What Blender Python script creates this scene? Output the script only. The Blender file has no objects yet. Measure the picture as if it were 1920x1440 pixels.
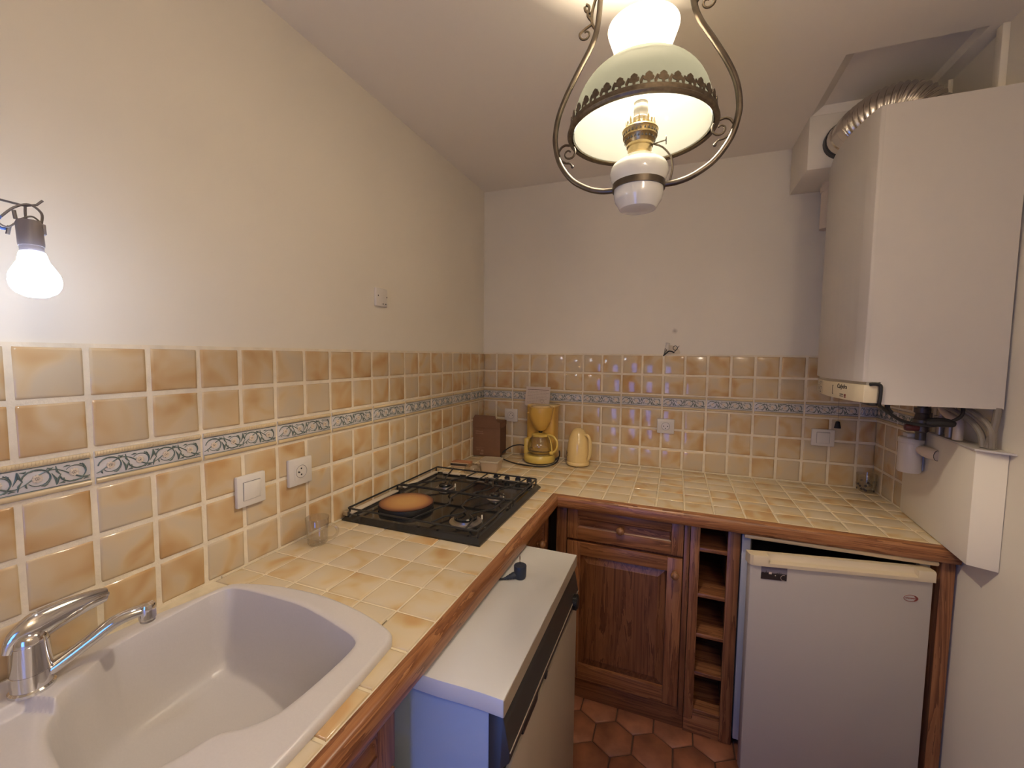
import bpy, bmesh, math, random
from mathutils import Matrix, Vector
random.seed(7)
D = bpy.data
SC = bpy.context.scene
COL = SC.collection
PI = math.pi

# ------------------------------------------------------------------ camera, world, lights, exposure
def make_camera():
    f_px, yaw, pitch, roll = 789.07, -0.3702, -0.0687, 0.0115
    cy, sy, cp, sp, cr, sr = math.cos(yaw), math.sin(yaw), math.cos(pitch), math.sin(pitch), math.cos(roll), math.sin(roll)
    f = Vector((sy*cp, cy*cp, sp)); r0 = Vector((cy, -sy, 0)); u0 = r0.cross(f)
    r = r0*cr + u0*sr; u = -r0*sr + u0*cr
    cd = D.cameras.new('camera'); cd.sensor_width = 36; cd.lens = f_px/1920*36; cd.clip_start = 0.02
    co = D.objects.new('camera', cd); COL.objects.link(co)
    m = Matrix((r, u, -f)).transposed().to_4x4(); m.translation = (1.0958, -2.3384, 1.4891)
    co.matrix_world = m
    SC.camera = co
make_camera()
SC.view_settings.view_transform = 'Standard'; SC.view_settings.look = 'None'
SC.view_settings.gamma = 1; SC.view_settings.use_curve_mapping = False
SC.view_settings.exposure = 0.48
W = D.worlds.new('daylight'); SC.world = W; W.use_nodes = True
W.node_tree.nodes['Background'].inputs[0].default_value = (0.10, 0.27, 1.0, 1)
W.node_tree.nodes['Background'].inputs[1].default_value = 4.2
BULB_W = 31.0      # radiance of the bare bulb
LAMP_W = 28.0       # watts of the lamp inside the shade
FILL_GLOBE_W = 25.0      # radiance of the unseen globe added as room fill
def light(name, kind, loc, energy, color, **kw):
    l = D.lights.new(name, kind); l.energy = energy; l.color = color
    for k, v in kw.items(): setattr(l, k, v)
    o = D.objects.new(name, l); o.location = loc; COL.objects.link(o); return o
light('pendant_light', 'POINT', (1.004, -1.335, 2.100), LAMP_W, (1.0, 0.87, 0.69), shadow_soft_size=0.028)
pl = light('window_portal', 'AREA', (0.70, -2.845, 0.77), 1, (1, 1, 1), shape='RECTANGLE', size=0.4, size_y=1.3)
pl.rotation_euler = (PI/2, 0, 0); pl.data.cycles.is_portal = True

# ------------------------------------------------------------------ materials
class NT:
    def __init__(s, name):
        s.m = D.materials.new(name); s.m.use_nodes = True; s.t = s.m.node_tree
        s.b = s.t.nodes['Principled BSDF']; s.out = s.t.nodes['Material Output']
    def n(s, kind, **kw):
        x = s.t.nodes.new(kind)
        for k, v in kw.items():
            if k.startswith('i_'):
                key = k[2:]; key = int(key) if key.isdigit() else key.replace('_', ' ')
                x.inputs[key].default_value = v
            else: setattr(x, k, v)
        return x
    def l(s, a, b): s.t.links.new(a, b)
    def coords(s, scale=(1, 1, 1), rnd=True):
        tc = s.n('ShaderNodeTexCoord'); mp = s.n('ShaderNodeMapping'); mp.inputs['Scale'].default_value = scale
        if rnd:
            oi = s.n('ShaderNodeObjectInfo'); mu = s.n('ShaderNodeMath', operation='MULTIPLY'); mu.inputs[1].default_value = 57.0
            s.l(oi.outputs['Random'], mu.inputs[0])
            ad = s.n('ShaderNodeVectorMath', operation='ADD'); s.l(tc.outputs['Object'], ad.inputs[0]); s.l(mu.outputs[0], ad.inputs[1])
            s.l(ad.outputs[0], mp.inputs[0]); s.oi = oi
        else: s.l(tc.outputs['Object'], mp.inputs[0])
        return mp.outputs[0]
    def ramp(s, src, stops):
        r = s.n('ShaderNodeValToRGB'); e = r.color_ramp.elements
        e[0].position, e[0].color = stops[0][0], (*stops[0][1], 1)
        e[1].position, e[1].color = stops[-1][0], (*stops[-1][1], 1)
        for p, c in stops[1:-1]:
            k = e.new(p); k.color = (*c, 1)
        s.l(src, r.inputs[0]); return r.outputs[0]
    def bump(s, src, strength=0.2, dist=0.002):
        b = s.n('ShaderNodeBump'); b.inputs['Strength'].default_value = strength; b.inputs['Distance'].default_value = dist
        s.l(src, b.inputs['Height']); s.l(b.outputs[0], s.b.inputs['Normal'])
def mat(name, col, rough=0.5, metal=0.0, spec=0.5, coat=0.0, noise=None, bump=None):
    x = NT(name); x.b.inputs['Base Color'].default_value = (*col, 1); x.b.inputs['Roughness'].default_value = rough
    x.b.inputs['Metallic'].default_value = metal; x.b.inputs['Specular IOR Level'].default_value = spec
    x.b.inputs['Coat Weight'].default_value = coat; x.b.inputs['Coat Roughness'].default_value = 0.05
    if noise:
        sc, amt = noise
        no = x.n('ShaderNodeTexNoise', i_Scale=sc, i_Detail=4.0); x.l(x.coords(), no.inputs['Vector'])
        lo = tuple(c*(1-amt) for c in col); hi = tuple(min(1, c*(1+amt)) for c in col)
        x.l(x.ramp(no.outputs[0], [(0.3, lo), (0.7, hi)]), x.b.inputs['Base Color'])
    if bump:
        sc, st, di = bump
        no = x.n('ShaderNodeTexNoise', i_Scale=sc, i_Detail=3.0); x.l(x.coords(rnd=False), no.inputs['Vector']); x.bump(no.outputs[0], st, di)
    return x.m
def tile_mat(name, stops, rough):
    x = NT(name); v = x.coords((1, 1, 1))
    no = x.n('ShaderNodeTexNoise', i_Scale=11.0, i_Detail=1.5, i_Distortion=0.6); x.l(v, no.inputs['Vector'])
    mx = x.n('ShaderNodeMath', operation='MULTIPLY_ADD'); mx.inputs[1].default_value = 0.16; x.l(x.oi.outputs['Random'], mx.inputs[0]); x.l(no.outputs[0], mx.inputs[2])
    x.l(x.ramp(mx.outputs[0], stops), x.b.inputs['Base Color'])
    x.b.inputs['Roughness'].default_value = rough; x.b.inputs['Specular IOR Level'].default_value = 0.5
    n2 = x.n('ShaderNodeTexNoise', i_Scale=26.0, i_Detail=1.0); x.l(v, n2.inputs['Vector']); x.bump(n2.outputs[0], 0.25, 0.0012)
    return x.m
def wood(name, axis, dark, mid, light_, rough=0.35, scale=1.0):
    x = NT(name); sc = [26*scale]*3; sc[axis] = 1.3*scale
    v = x.coords(tuple(sc))
    n1 = x.n('ShaderNodeTexNoise', i_Scale=1.0, i_Detail=5.0, i_Roughness=0.6, i_Distortion=0.9); x.l(v, n1.inputs['Vector'])
    sc2 = [150]*3; sc2[axis] = 4
    n2 = x.n('ShaderNodeTexNoise', i_Scale=1.0, i_Detail=2.0); x.l(x.coords(tuple(sc2)), n2.inputs['Vector'])
    w = x.n('ShaderNodeMath', operation='MULTIPLY_ADD'); w.inputs[1].default_value = 0.3; x.l(n2.outputs[0], w.inputs[0])
    s2 = x.n('ShaderNodeMath', operation='MULTIPLY'); s2.inputs[1].default_value = 6.0; x.l(n1.outputs[0], s2.inputs[0])
    fr = x.n('ShaderNodeMath', operation='FRACT'); x.l(s2.outputs[0], fr.inputs[0])
    m2 = x.n('ShaderNodeMath', operation='MULTIPLY'); m2.inputs[1].default_value = 0.7; x.l(fr.outputs[0], m2.inputs[0]); x.l(m2.outputs[0], w.inputs[2])
    x.l(x.ramp(w.outputs[0], [(0.05, light_), (0.5, mid), (0.92, dark)]), x.b.inputs['Base Color'])
    x.b.inputs['Roughness'].default_value = rough; x.bump(w.outputs[0], 0.12, 0.0006)
    return x.m
def wall_paint(name, spot=None, seam=False):
    x = NT(name); col = (0.78, 0.715, 0.60)
    v = x.coords(rnd=False); no = x.n('ShaderNodeTexNoise', i_Scale=1.6, i_Detail=4.0); x.l(v, no.inputs['Vector'])
    c = x.ramp(no.outputs[0], [(0.3, tuple(k*0.96 for k in col)), (0.7, tuple(k*1.03 for k in col))])
    if spot:
        sb = x.n('ShaderNodeVectorMath', operation='DISTANCE'); x.l(v, sb.inputs[0]); sb.inputs[1].default_value = spot
        nn = x.n('ShaderNodeTexNoise', i_Scale=90.0); x.l(v, nn.inputs['Vector'])
        ad = x.n('ShaderNodeMath', operation='MULTIPLY_ADD'); ad.inputs[1].default_value = 0.012; x.l(nn.outputs[0], ad.inputs[0]); x.l(sb.outputs['Value'], ad.inputs[2])
        mr = x.n('ShaderNodeMapRange'); x.l(ad.outputs[0], mr.inputs[0]); mr.inputs[1].default_value = 0.008; mr.inputs[2].default_value = 0.022; mr.inputs[3].default_value = 0.55; mr.inputs[4].default_value = 0
        mx = x.n('ShaderNodeMix', data_type='RGBA'); x.l(mr.outputs[0], mx.inputs[0]); x.l(c, mx.inputs[6]); mx.inputs[7].default_value = (0.25, 0.19, 0.14, 1); c = mx.outputs[2]
    x.l(c, x.b.inputs['Base Color']); x.b.inputs['Roughness'].default_value = 0.7; x.b.inputs['Specular IOR Level'].default_value = 0.3
    n2 = x.n('ShaderNodeTexNoise', i_Scale=55.0, i_Detail=3.0); x.l(v, n2.inputs['Vector']); h = n2.outputs[0]
    if seam:
        sp = x.n('ShaderNodeSeparateXYZ'); x.l(v, sp.inputs[0])
        dz = x.n('ShaderNodeMath', operation='MULTIPLY_ADD'); x.l(sp.outputs[1], dz.inputs[0]); dz.inputs[1].default_value = -0.06; x.l(sp.outputs[2], dz.inputs[2])
        cm = x.n('ShaderNodeMath', operation='COMPARE'); x.l(dz.outputs[0], cm.inputs[0]); cm.inputs[1].default_value = 2.138; cm.inputs[2].default_value = 0.0012
        ad = x.n('ShaderNodeMath', operation='ADD'); x.l(cm.outputs[0], ad.inputs[0]); x.l(h, ad.inputs[1]); h = ad.outputs[0]
    x.bump(h, 0.12, 0.002)
    return x.m
def emis(name, col, strength):
    x = NT(name); x.b.inputs['Base Color'].default_value = (0.8, 0.8, 0.8, 1)
    x.b.inputs['Emission Color'].default_value = (*col, 1); x.b.inputs['Emission Strength'].default_value = strength; return x.m
def glass(name, tint=(1, 1, 1), refl=0.08, rough=0.02):
    x = NT(name); x.t.nodes.remove(x.b)
    tr = x.n('ShaderNodeBsdfTransparent'); tr.inputs[0].default_value = (*tint, 1)
    gl = x.n('ShaderNodeBsdfGlossy'); gl.inputs['Roughness'].default_value = rough
    lw = x.n('ShaderNodeLayerWeight'); lw.inputs[0].default_value = 0.35
    ad = x.n('ShaderNodeMath', operation='MULTIPLY_ADD'); x.l(lw.outputs['Facing'], ad.inputs[0]); ad.inputs[1].default_value = 0.35; ad.inputs[2].default_value = refl
    mx = x.n('ShaderNodeMixShader'); x.l(ad.outputs[0], mx.inputs[0]); x.l(tr.outputs[0], mx.inputs[1]); x.l(gl.outputs[0], mx.inputs[2]); x.l(mx.outputs[0], x.out.inputs[0])
    return x.m
def opal(name, col, glow, gcol, through=0.38):
    x = NT(name); x.t.nodes.remove(x.b)
    d = x.n('ShaderNodeBsdfDiffuse'); d.inputs[0].default_value = (*col, 1)
    t = x.n('ShaderNodeBsdfTranslucent'); t.inputs[0].default_value = (*col, 1)
    m1 = x.n('ShaderNodeMixShader'); m1.inputs[0].default_value = through; x.l(d.outputs[0], m1.inputs[1]); x.l(t.outputs[0], m1.inputs[2])
    g = x.n('ShaderNodeBsdfGlossy'); g.inputs['Roughness'].default_value = 0.12
    m2 = x.n('ShaderNodeMixShader'); m2.inputs[0].default_value = 0.05; x.l(m1.outputs[0], m2.inputs[1]); x.l(g.outputs[0], m2.inputs[2])
    e = x.n('ShaderNodeEmission'); e.inputs[0].default_value = (*gcol, 1); e.inputs[1].default_value = glow
    a = x.n('ShaderNodeAddShader'); x.l(m2.outputs[0], a.inputs[0]); x.l(e.outputs[0], a.inputs[1]); x.l(a.outputs[0], x.out.inputs[0])
    return x.m

M = {}
M['paint'] = wall_paint('wall_paint')
M['paint_back'] = wall_paint('wall_paint_back', spot=(1.085, 0, 1.622))
M['paint_left'] = wall_paint('wall_paint_left', seam=True)
M['ceiling'] = mat('ceiling_paint', (0.86, 0.79, 0.68), 0.8, spec=0.2, bump=(40, 0.1, 0.002))
M['grout'] = mat('grout', (0.76, 0.665, 0.50), 0.85, spec=0.2, noise=(30, 0.08), bump=(220, 0.5, 0.002))
TS = [(0.34, (0.50, 0.30, 0.125)), (0.48, (0.57, 0.39, 0.20)), (0.60, (0.60, 0.46, 0.28)), (0.76, (0.56, 0.46, 0.32))]
M['tile'] = tile_mat('glazed_tile', TS, 0.10)
M['ctile'] = tile_mat('glazed_counter_tile', [(0.34, (0.55, 0.34, 0.15)), (0.46, (0.60, 0.44, 0.24)), (0.58, (0.63, 0.51, 0.33)), (0.74, (0.63, 0.53, 0.38))], 0.13)
M['cgrout'] = mat('counter_grout', (0.72, 0.62, 0.44), 0.7, spec=0.3, noise=(30, 0.1))
M['bpanel'] = mat('border_glaze', (0.62, 0.58, 0.54), 0.25)
M['bmould'] = mat('border_moulding_glaze', (0.60, 0.46, 0.26), 0.2, noise=(12, 0.12))
M['vine'] = mat('vine_green', (0.11, 0.145, 0.115), 0.3)
M['flower'] = mat('flower_cream', (0.68, 0.56, 0.42), 0.3)
DK, MD, LT = (0.075, 0.023, 0.009), (0.165, 0.062, 0.025), (0.23, 0.095, 0.040)
for i, a in enumerate('xyz'): M['wood_'+a] = wood('stained_pine_'+a, i, DK, MD, LT)
for i, a in enumerate('xyz'): M['frame_'+a] = wood('pine_frame_'+a, i, (0.10, 0.032, 0.013), (0.25, 0.098, 0.040), (0.34, 0.150, 0.064))
DK2, MD2, LT2 = (0.13, 0.042, 0.015), (0.29, 0.115, 0.042), (0.40, 0.185, 0.075)
for i, a in enumerate('xy'): M['trim_'+a] = wood('pine_trim_'+a, i, DK2, MD2, LT2, 0.3, 1.4)
M['knob'] = mat('knob_wood', (0.26, 0.115, 0.045), 0.35, noise=(60, 0.2))
M['terra'] = mat('terracotta', (0.30, 0.115, 0.060), 0.42, noise=(14, 0.3), bump=(40, 0.2, 0.003))
M['fgrout'] = mat('floor_grout', (0.10, 0.05, 0.03), 0.8)
M['sink'] = mat('sink_resin', (0.59, 0.55, 0.525), 0.28, noise=(300, 0.02))
M['chrome'] = mat('chrome', (0.72, 0.70, 0.69), 0.09, 1.0)
M['steel'] = mat('steel', (0.55, 0.52, 0.48), 0.28, 1.0)
M['alu'] = mat('aluminium_foil', (0.62, 0.58, 0.53), 0.25, 1.0)
M['enamel'] = mat('black_enamel', (0.012, 0.012, 0.012), 0.12, coat=0.3)
M['iron'] = mat('black_iron', (0.018, 0.017, 0.016), 0.4)
M['black'] = mat('black_plastic', (0.013, 0.012, 0.012), 0.4)
M['rubber'] = mat('black_rubber', (0.01, 0.009, 0.009), 0.6)
M['navy'] = mat('dark_blue_plastic', (0.022, 0.03, 0.05), 0.35)
M['creamrail'] = mat('cream_rail', (0.62, 0.52, 0.40), 0.35)
M['whitelam'] = mat('white_laminate', (0.68, 0.67, 0.64), 0.35, noise=(3, 0.02))
M['fridge'] = mat('fridge_enamel_dim', (0.44, 0.395, 0.35), 0.38, noise=(2, 0.02))  # darker copy of the body enamel: dimmer light on the door, in colour
M['fridgebody'] = mat('fridge_body_enamel', (0.56, 0.54, 0.52), 0.4)
M['fridgetop'] = mat('fridge_cream', (0.70, 0.53, 0.29), 0.35)
M['handle'] = mat('fridge_handle_cream', (0.62, 0.52, 0.36), 0.35)
M['liner'] = mat('fridge_liner', (0.20, 0.18, 0.15), 0.5)
M['boiler'] = mat('boiler_enamel', (0.56, 0.515, 0.465), 0.4, noise=(2, 0.02))
M['boilerpanel'] = mat('boiler_panel_cream', (0.62, 0.53, 0.37), 0.4)
M['boilersilver'] = mat('boiler_panel_silver', (0.48, 0.43, 0.34), 0.35, 0.3)
M['print'] = mat('dark_print', (0.03, 0.022, 0.02), 0.5)
M['redprint'] = mat('red_print', (0.25, 0.05, 0.035), 0.5)
M['switch'] = mat('switch_plastic', (0.68, 0.63, 0.56), 0.3)
M['socketdark'] = mat('socket_hole', (0.02, 0.016, 0.012), 0.7)
M['dwpanel'] = mat('dishwasher_dark_panel', (0.04, 0.036, 0.030), 0.4)
M['dwdoor_shaded'] = mat('dishwasher_door_shaded', (0.40, 0.33, 0.25), 0.42)  # white front darkened in its colour to stand in for shade
M['dwside_daylit'] = mat('dishwasher_side_daylit', (0.35, 0.42, 0.55), 0.45)  # white enamel tinted blue: daylight on this side put into the colour
M['yellow'] = mat('yellow_plastic', (0.62, 0.37, 0.075), 0.3)
M['paleyellow'] = mat('pale_yellow_plastic', (0.74, 0.54, 0.23), 0.22, coat=0.3)
M['baseyellow'] = mat('light_yellow_plastic', (0.66, 0.47, 0.11), 0.25, coat=0.2)
M['card'] = mat('brown_cardboard', (0.205, 0.098, 0.050), 0.75, noise=(25, 0.06))
M['cardprint'] = mat('cardboard_print', (0.30, 0.165, 0.095), 0.75)
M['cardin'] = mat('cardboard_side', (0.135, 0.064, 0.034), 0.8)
M['tub'] = mat('translucent_tub', (0.46, 0.34, 0.23), 0.3)
M['tublid'] = mat('tub_lid', (0.44, 0.36, 0.25), 0.3)
M['match'] = mat('matchbox_orange', (0.46, 0.20, 0.09), 0.6, noise=(80, 0.25))
M['matchside'] = mat('matchbox_cream', (0.60, 0.45, 0.30), 0.7)
M['paper'] = mat('paper', (0.60, 0.50, 0.42), 0.8)
M['paperprint'] = mat('paper_print', (0.40, 0.31, 0.26), 0.8)
M['paperdark'] = mat('paper_dark_print', (0.13, 0.075, 0.055), 0.8)
M['glass'] = glass('clear_glass', (0.95, 0.94, 0.92), 0.10)
M['carafe'] = glass('carafe_glass', (0.985, 0.975, 0.94), 0.06)
M['hose'] = mat('grey_hose', (0.20, 0.17, 0.14), 0.3)
M['greypipe'] = mat('grey_pipe', (0.30, 0.26, 0.22), 0.35, 0.5)
M['gunmetal'] = mat('valve_metal', (0.10, 0.09, 0.08), 0.4, 0.6)
M['redcap'] = mat('dark_red_handle', (0.10, 0.018, 0.018), 0.4)
M['trap'] = mat('white_pvc', (0.60, 0.55, 0.50), 0.35)
M['pvc2'] = mat('cream_pvc', (0.62, 0.52, 0.42), 0.35)
M['opal'] = opal('opal_shade', (0.165, 0.167, 0.146), 0.03, (1.0, 0.95, 0.76), 0.74)
M['chimney'] = opal('opal_chimney', (0.92, 0.90, 0.84), 0.05, (1.0, 0.95, 0.82), 0.75)
M['milk'] = mat('milk_glass', (0.72, 0.70, 0.62), 0.12, coat=0.5)
M['brass'] = mat('aged_brass', (0.42, 0.31, 0.15), 0.32, 1.0, noise=(40, 0.25))
M['bronze'] = mat('dark_bronze', (0.15, 0.125, 0.10), 0.36, 1.0, noise=(40, 0.2))
M['gallery'] = mat('tarnished_gallery', (0.17, 0.135, 0.095), 0.45, 0.9, noise=(90, 0.25))
M['lampsocket'] = mat('grey_socket', (0.30, 0.28, 0.24), 0.4)
M['candle'] = mat('candle_sleeve', (0.75, 0.70, 0.56), 0.4)
M['bulb'] = emis('lit_bulb', (0.82, 0.93, 1.18), BULB_W)
M['globe'] = emis('added_fill_globe', (1.0, 0.84, 0.68), FILL_GLOBE_W)  # glow of the added fill globe
M['bulbneck'] = mat('bulb_collar', (0.33, 0.31, 0.34), 0.4)
M['bulbsocket'] = mat('bulb_socket', (0.22, 0.20, 0.22), 0.4)
M['greywire'] = mat('grey_wire', (0.16, 0.14, 0.13), 0.4)
M['bluewire'] = mat('blue_wire', (0.08, 0.16, 0.45), 0.4)
M['bronzepan'] = mat('brown_hotplate_cover', (0.40, 0.19, 0.065), 0.5)

# ------------------------------------------------------------------ mesh helpers
class MB:
    def __init__(s): s.v = []; s.f = []; s.mi = []; s.cur = 0
    def add(s, vs, fs, T=None):
        o = len(s.v)
        for p in vs:
            p = Vector(p); s.v.append(T @ p if T is not None else p)
        for f in fs: s.f.append(tuple(i+o for i in f)); s.mi.append(s.cur)
        return s
    def box(s, x0, x1, y0, y1, z0, z1, b=0.0, T=None):
        if b <= 0:
            v = [(x, y, z) for x in (x0, x1) for y in (y0, y1) for z in (z0, z1)]
            return s.add(v, [(0, 1, 3, 2), (4, 6, 7, 5), (0, 4, 5, 1), (2, 3, 7, 6), (0, 2, 6, 4), (1, 5, 7, 3)], T)
        bm = bmesh.new(); bmesh.ops.create_cube(bm, size=1)
        for k in bm.verts: k.co = Vector(((x0+x1)/2+k.co.x*(x1-x0), (y0+y1)/2+k.co.y*(y1-y0), (z0+z1)/2+k.co.z*(z1-z0)))
        bmesh.ops.bevel(bm, geom=bm.edges[:], offset=b, segments=2, affect='EDGES', profile=0.5)
        return s.bm(bm, T)
    def bm(s, bm, T=None):
        bm.verts.index_update()
        s.add([v.co.copy() for v in bm.verts], [[v.index for v in f.verts] for f in bm.faces], T); bm.free(); return s
    def prism(s, pts, h0, h1, fn=lambda a, b, h: (a, b, h), b=0.0, T=None):
        n = len(pts)
        v = [fn(a, c, h0) for a, c in pts]+[fn(a, c, h1) for a, c in pts]
        f = [tuple(range(n-1, -1, -1)), tuple(range(n, 2*n))]+[(i, (i+1) % n, n+(i+1) % n, n+i) for i in range(n)]
        bm = bmesh.new(); vs = [bm.verts.new(p) for p in v]
        for q in f: bm.faces.new([vs[i] for i in q])
        bmesh.ops.recalc_face_normals(bm, faces=bm.faces[:])
        if b > 0: bmesh.ops.bevel(bm, geom=bm.edges[:], offset=b, segments=2, affect='EDGES', profile=0.5)
        return s.bm(bm, T)
    def lathe(s, prof, c=(0, 0, 0), n=24, T=None, caps=True, sx=1, sy=1):
        v = []; f = []
        for r, z in prof:
            for k in range(n):
                a = 2*PI*k/n; v.append((c[0]+r*math.cos(a)*sx, c[1]+r*math.sin(a)*sy, c[2]+z))
        for i in range(len(prof)-1):
            for k in range(n):
                k2 = (k+1) % n; f.append((i*n+k, i*n+k2, (i+1)*n+k2, (i+1)*n+k))
        if caps:
            if prof[0][0] > 1e-5: f.append(tuple(range(n-1, -1, -1)))
            if prof[-1][0] > 1e-5: f.append(tuple((len(prof)-1)*n+k for k in range(n)))
        return s.add(v, f, T)
    def tube(s, pts, r, n=8, closed=False, T=None, caps=True, flat=1.0):
        P = [Vector(p) for p in pts]; m = len(P); R = r if isinstance(r, (list, tuple)) else [r]*m
        tan = []
        for i in range(m):
            a = P[(i-1) % m] if closed or i > 0 else P[i]; b = P[(i+1) % m] if closed or i < m-1 else P[i]
            t = b-a; tan.append(t.normalized() if t.length > 1e-9 else Vector((0, 0, 1)))
        up = Vector((0, 0, 1)) if abs(tan[0].z) < 0.9 else Vector((1, 0, 0))
        N = (up-tan[0]*up.dot(tan[0])).normalized(); v = []; f = []
        for i in range(m):
            N = N-tan[i]*N.dot(tan[i]); N = N.normalized() if N.length > 1e-6 else tan[i].orthogonal().normalized()
            B = tan[i].cross(N)
            for k in range(n):
                a = 2*PI*k/n; v.append(P[i]+(N*math.cos(a)*flat+B*math.sin(a))*R[i])
        for i in range(m if closed else m-1):
            for k in range(n):
                k2 = (k+1) % n; j = (i+1) % m; f.append((i*n+k, i*n+k2, j*n+k2, j*n+k))
        if not closed and caps: f.append(tuple(range(n-1, -1, -1))); f.append(tuple((m-1)*n+k for k in range(n)))
        return s.add(v, f, T)
    def mesh(s, name, mats, off=(0, 0, 0), angle=32):
        me = D.meshes.new(name); o = Vector(off)
        me.from_pydata([tuple(p-o) for p in s.v], [], s.f)
        for m_ in (mats if isinstance(mats, (list, tuple)) else [mats]): me.materials.append(m_)
        if any(s.mi): me.polygons.foreach_set('material_index', s.mi)
        bm = bmesh.new(); bm.from_mesh(me); bmesh.ops.recalc_face_normals(bm, faces=bm.faces[:]); bm.to_mesh(me); bm.free()
        me.polygons.foreach_set('use_smooth', [True]*len(me.polygons)); me.set_sharp_from_angle(angle=math.radians(angle))
        me.update(); return me
ORG = {}
def org(o): return ORG.get(o.name, Vector((0, 0, 0))) if o else Vector((0, 0, 0))
def build(name, mb, mats, parent=None, local=False, angle=32):
    """link a mesh as one object; vertices are in world space unless local=True"""
    off = Vector((0, 0, 0)) if local else org(parent)
    o = D.objects.new(name, mb.mesh(name, mats, off, angle)); COL.objects.link(o)
    if parent: o.parent = parent
    ORG[o.name] = off if not local else Vector((0, 0, 0))
    return o
def tag(o, label=None, cat=None, group=None, kind=None):
    for k, v in (('label', label), ('category', cat), ('group', group), ('kind', kind)):
        if v: o[k] = v
    return o
def thing(name, label, cat, loc=(0, 0, 0), rz=0.0, group=None, parent=None):
    o = D.objects.new(name, None); o.empty_display_size = 0.05; COL.objects.link(o); o.location = loc; o.rotation_euler = (0, 0, rz)
    ORG[o.name] = Vector(loc); return tag(o, label, cat, group)
def inst(name, me, parent, T):
    o = D.objects.new(name, me); COL.objects.link(o)
    if parent: o.parent = parent
    o.matrix_local = T; ORG[o.name] = Vector((0, 0, 0)); return o
def frame(ux, uy, uz, loc): # columns
    m = Matrix((ux, uy, uz)).transposed().to_4x4(); m.translation = loc; return m
def smooth(pts, k=6):
    P = [Vector(p) for p in pts]; out = []
    for i in range(len(P)-1):
        a = P[max(i-1, 0)]; b = P[i]; c = P[i+1]; d = P[min(i+2, len(P)-1)]
        for j in range(k):
            t = j/k; out.append(0.5*((2*b)+(c-a)*t+(2*a-5*b+4*c-d)*t*t+(3*b-a-3*c+d)*t**3))
    return out+[P[-1]]
def sc2(pts, k=6): return [(p.x, p.y) for p in smooth([(a, b, 0) for a, b in pts], k)]
def text_mesh(body, size, T, name, m, parent, shear=0.0, extrude=0.0003):
    cu = D.curves.new(name+'_curve', 'FONT'); cu.body = body; cu.size = size; cu.shear = shear; cu.extrude = extrude; cu.align_x = 'CENTER'; cu.align_y = 'CENTER'; cu.resolution_u = 3
    to = D.objects.new('tmp', cu); COL.objects.link(to); bpy.context.view_layer.update()
    me = D.meshes.new_from_object(to.evaluated_get(bpy.context.evaluated_depsgraph_get())); D.objects.remove(to); D.curves.remove(cu)
    me.materials.clear(); me.materials.append(m); me.name = name
    return inst(name, me, parent, T)

# ------------------------------------------------------------------ room shell
XR, HC, YN = 1.95, 2.4523, -2.75
def struct(name, mb, m): return tag(build(name, mb, m), kind='structure')
wall_left = struct('wall_left', MB().box(-0.1, 0, YN-0.1, 0.1, 0, HC+0.1), M['paint_left'])
wall_back = struct('wall_back', MB().box(0, XR, 0, 0.1, 0, HC+0.1), M['paint_back'])
wall_right = struct('wall_right', MB().box(XR, XR+0.1, YN-0.1, 0.1, 0, HC+0.1), M['paint'])
WX0, WX1, WZ0, WZ1 = 0.50, 0.90, 0.12, 1.42
nb = MB(); nb.box(0, WX0, YN-0.1, YN, 0, HC+0.1); nb.box(WX1, XR, YN-0.1, YN, 0, HC+0.1); nb.box(WX0, WX1, YN-0.1, YN, WZ1, HC+0.1); nb.box(WX0, WX1, YN-0.1, YN, 0, WZ0)
struct('wall_near', nb, M['paint'])
nb = MB(); nb.box(WX0, WX0+0.035, YN-0.085, YN-0.045, WZ0, WZ1); nb.box(WX1-0.035, WX1, YN-0.085, YN-0.045, WZ0, WZ1); nb.box(WX0+0.035, WX1-0.035, YN-0.085, YN-0.045, WZ0, WZ0+0.035); nb.box(WX0+0.035, WX1-0.035, YN-0.085, YN-0.045, WZ1-0.035, WZ1)
window_1 = struct('window_1', nb, mat('window_frame_paint', (0.7, 0.66, 0.58), 0.5))
build('pane', MB().box(WX0+0.03, WX1-0.03, YN-0.068, YN-0.064, WZ0+0.03, WZ1-0.03), glass('window_glass', (0.98, 0.98, 0.98), 0.02), window_1)
floor = struct('floor', MB().box(-0.1, XR+0.1, YN-0.1, 0.1, -0.1, -0.006), M['fgrout'])
RX0, RX1, RY0, RY1, RZ = 1.565, 1.906, -0.648, -0.28, HC+0.034
cb = MB(); cb.box(-0.1, RX0, YN-0.1, 0.1, HC, HC+0.1); cb.box(RX1, XR+0.1, YN-0.1, 0.1, HC, HC+0.1)
cb.box(RX0, RX1, YN-0.1, RY0, HC, HC+0.1); cb.box(RX0, RX1, RY1, 0.1, HC, HC+0.1); cb.box(RX0, RX1, RY0, RY1, RZ, HC+0.1)
cb.prism([(RX0, HC), (RX0+0.04, RZ), (RX0, RZ)], RY0, RY1, lambda a, b, h: (a, h, b))
ceiling = struct('ceiling', cb, M['ceiling'])
struct('trim_1', MB().box(1.56, XR, -0.28, 0, 2.245, HC, 0.002), M['paint'])          # boxed soffit in the corner
tb = MB(); tb.box(1.932, XR, -0.652, -0.622, 2.0, HC, 0.003); struct('trim_2', tb, M['paint'])
tb = MB(); tb.box(1.935, XR, -0.385, -0.355, 2.0, HC, 0.003); struct('trim_3', tb, M['paint'])
for i, (a, b) in enumerate([((0.004, -0.004), 0)]):
    struct('trim_4', MB().box(0, 0.0025, -0.0025, 0, 1.5, HC), M['paint'])

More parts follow.
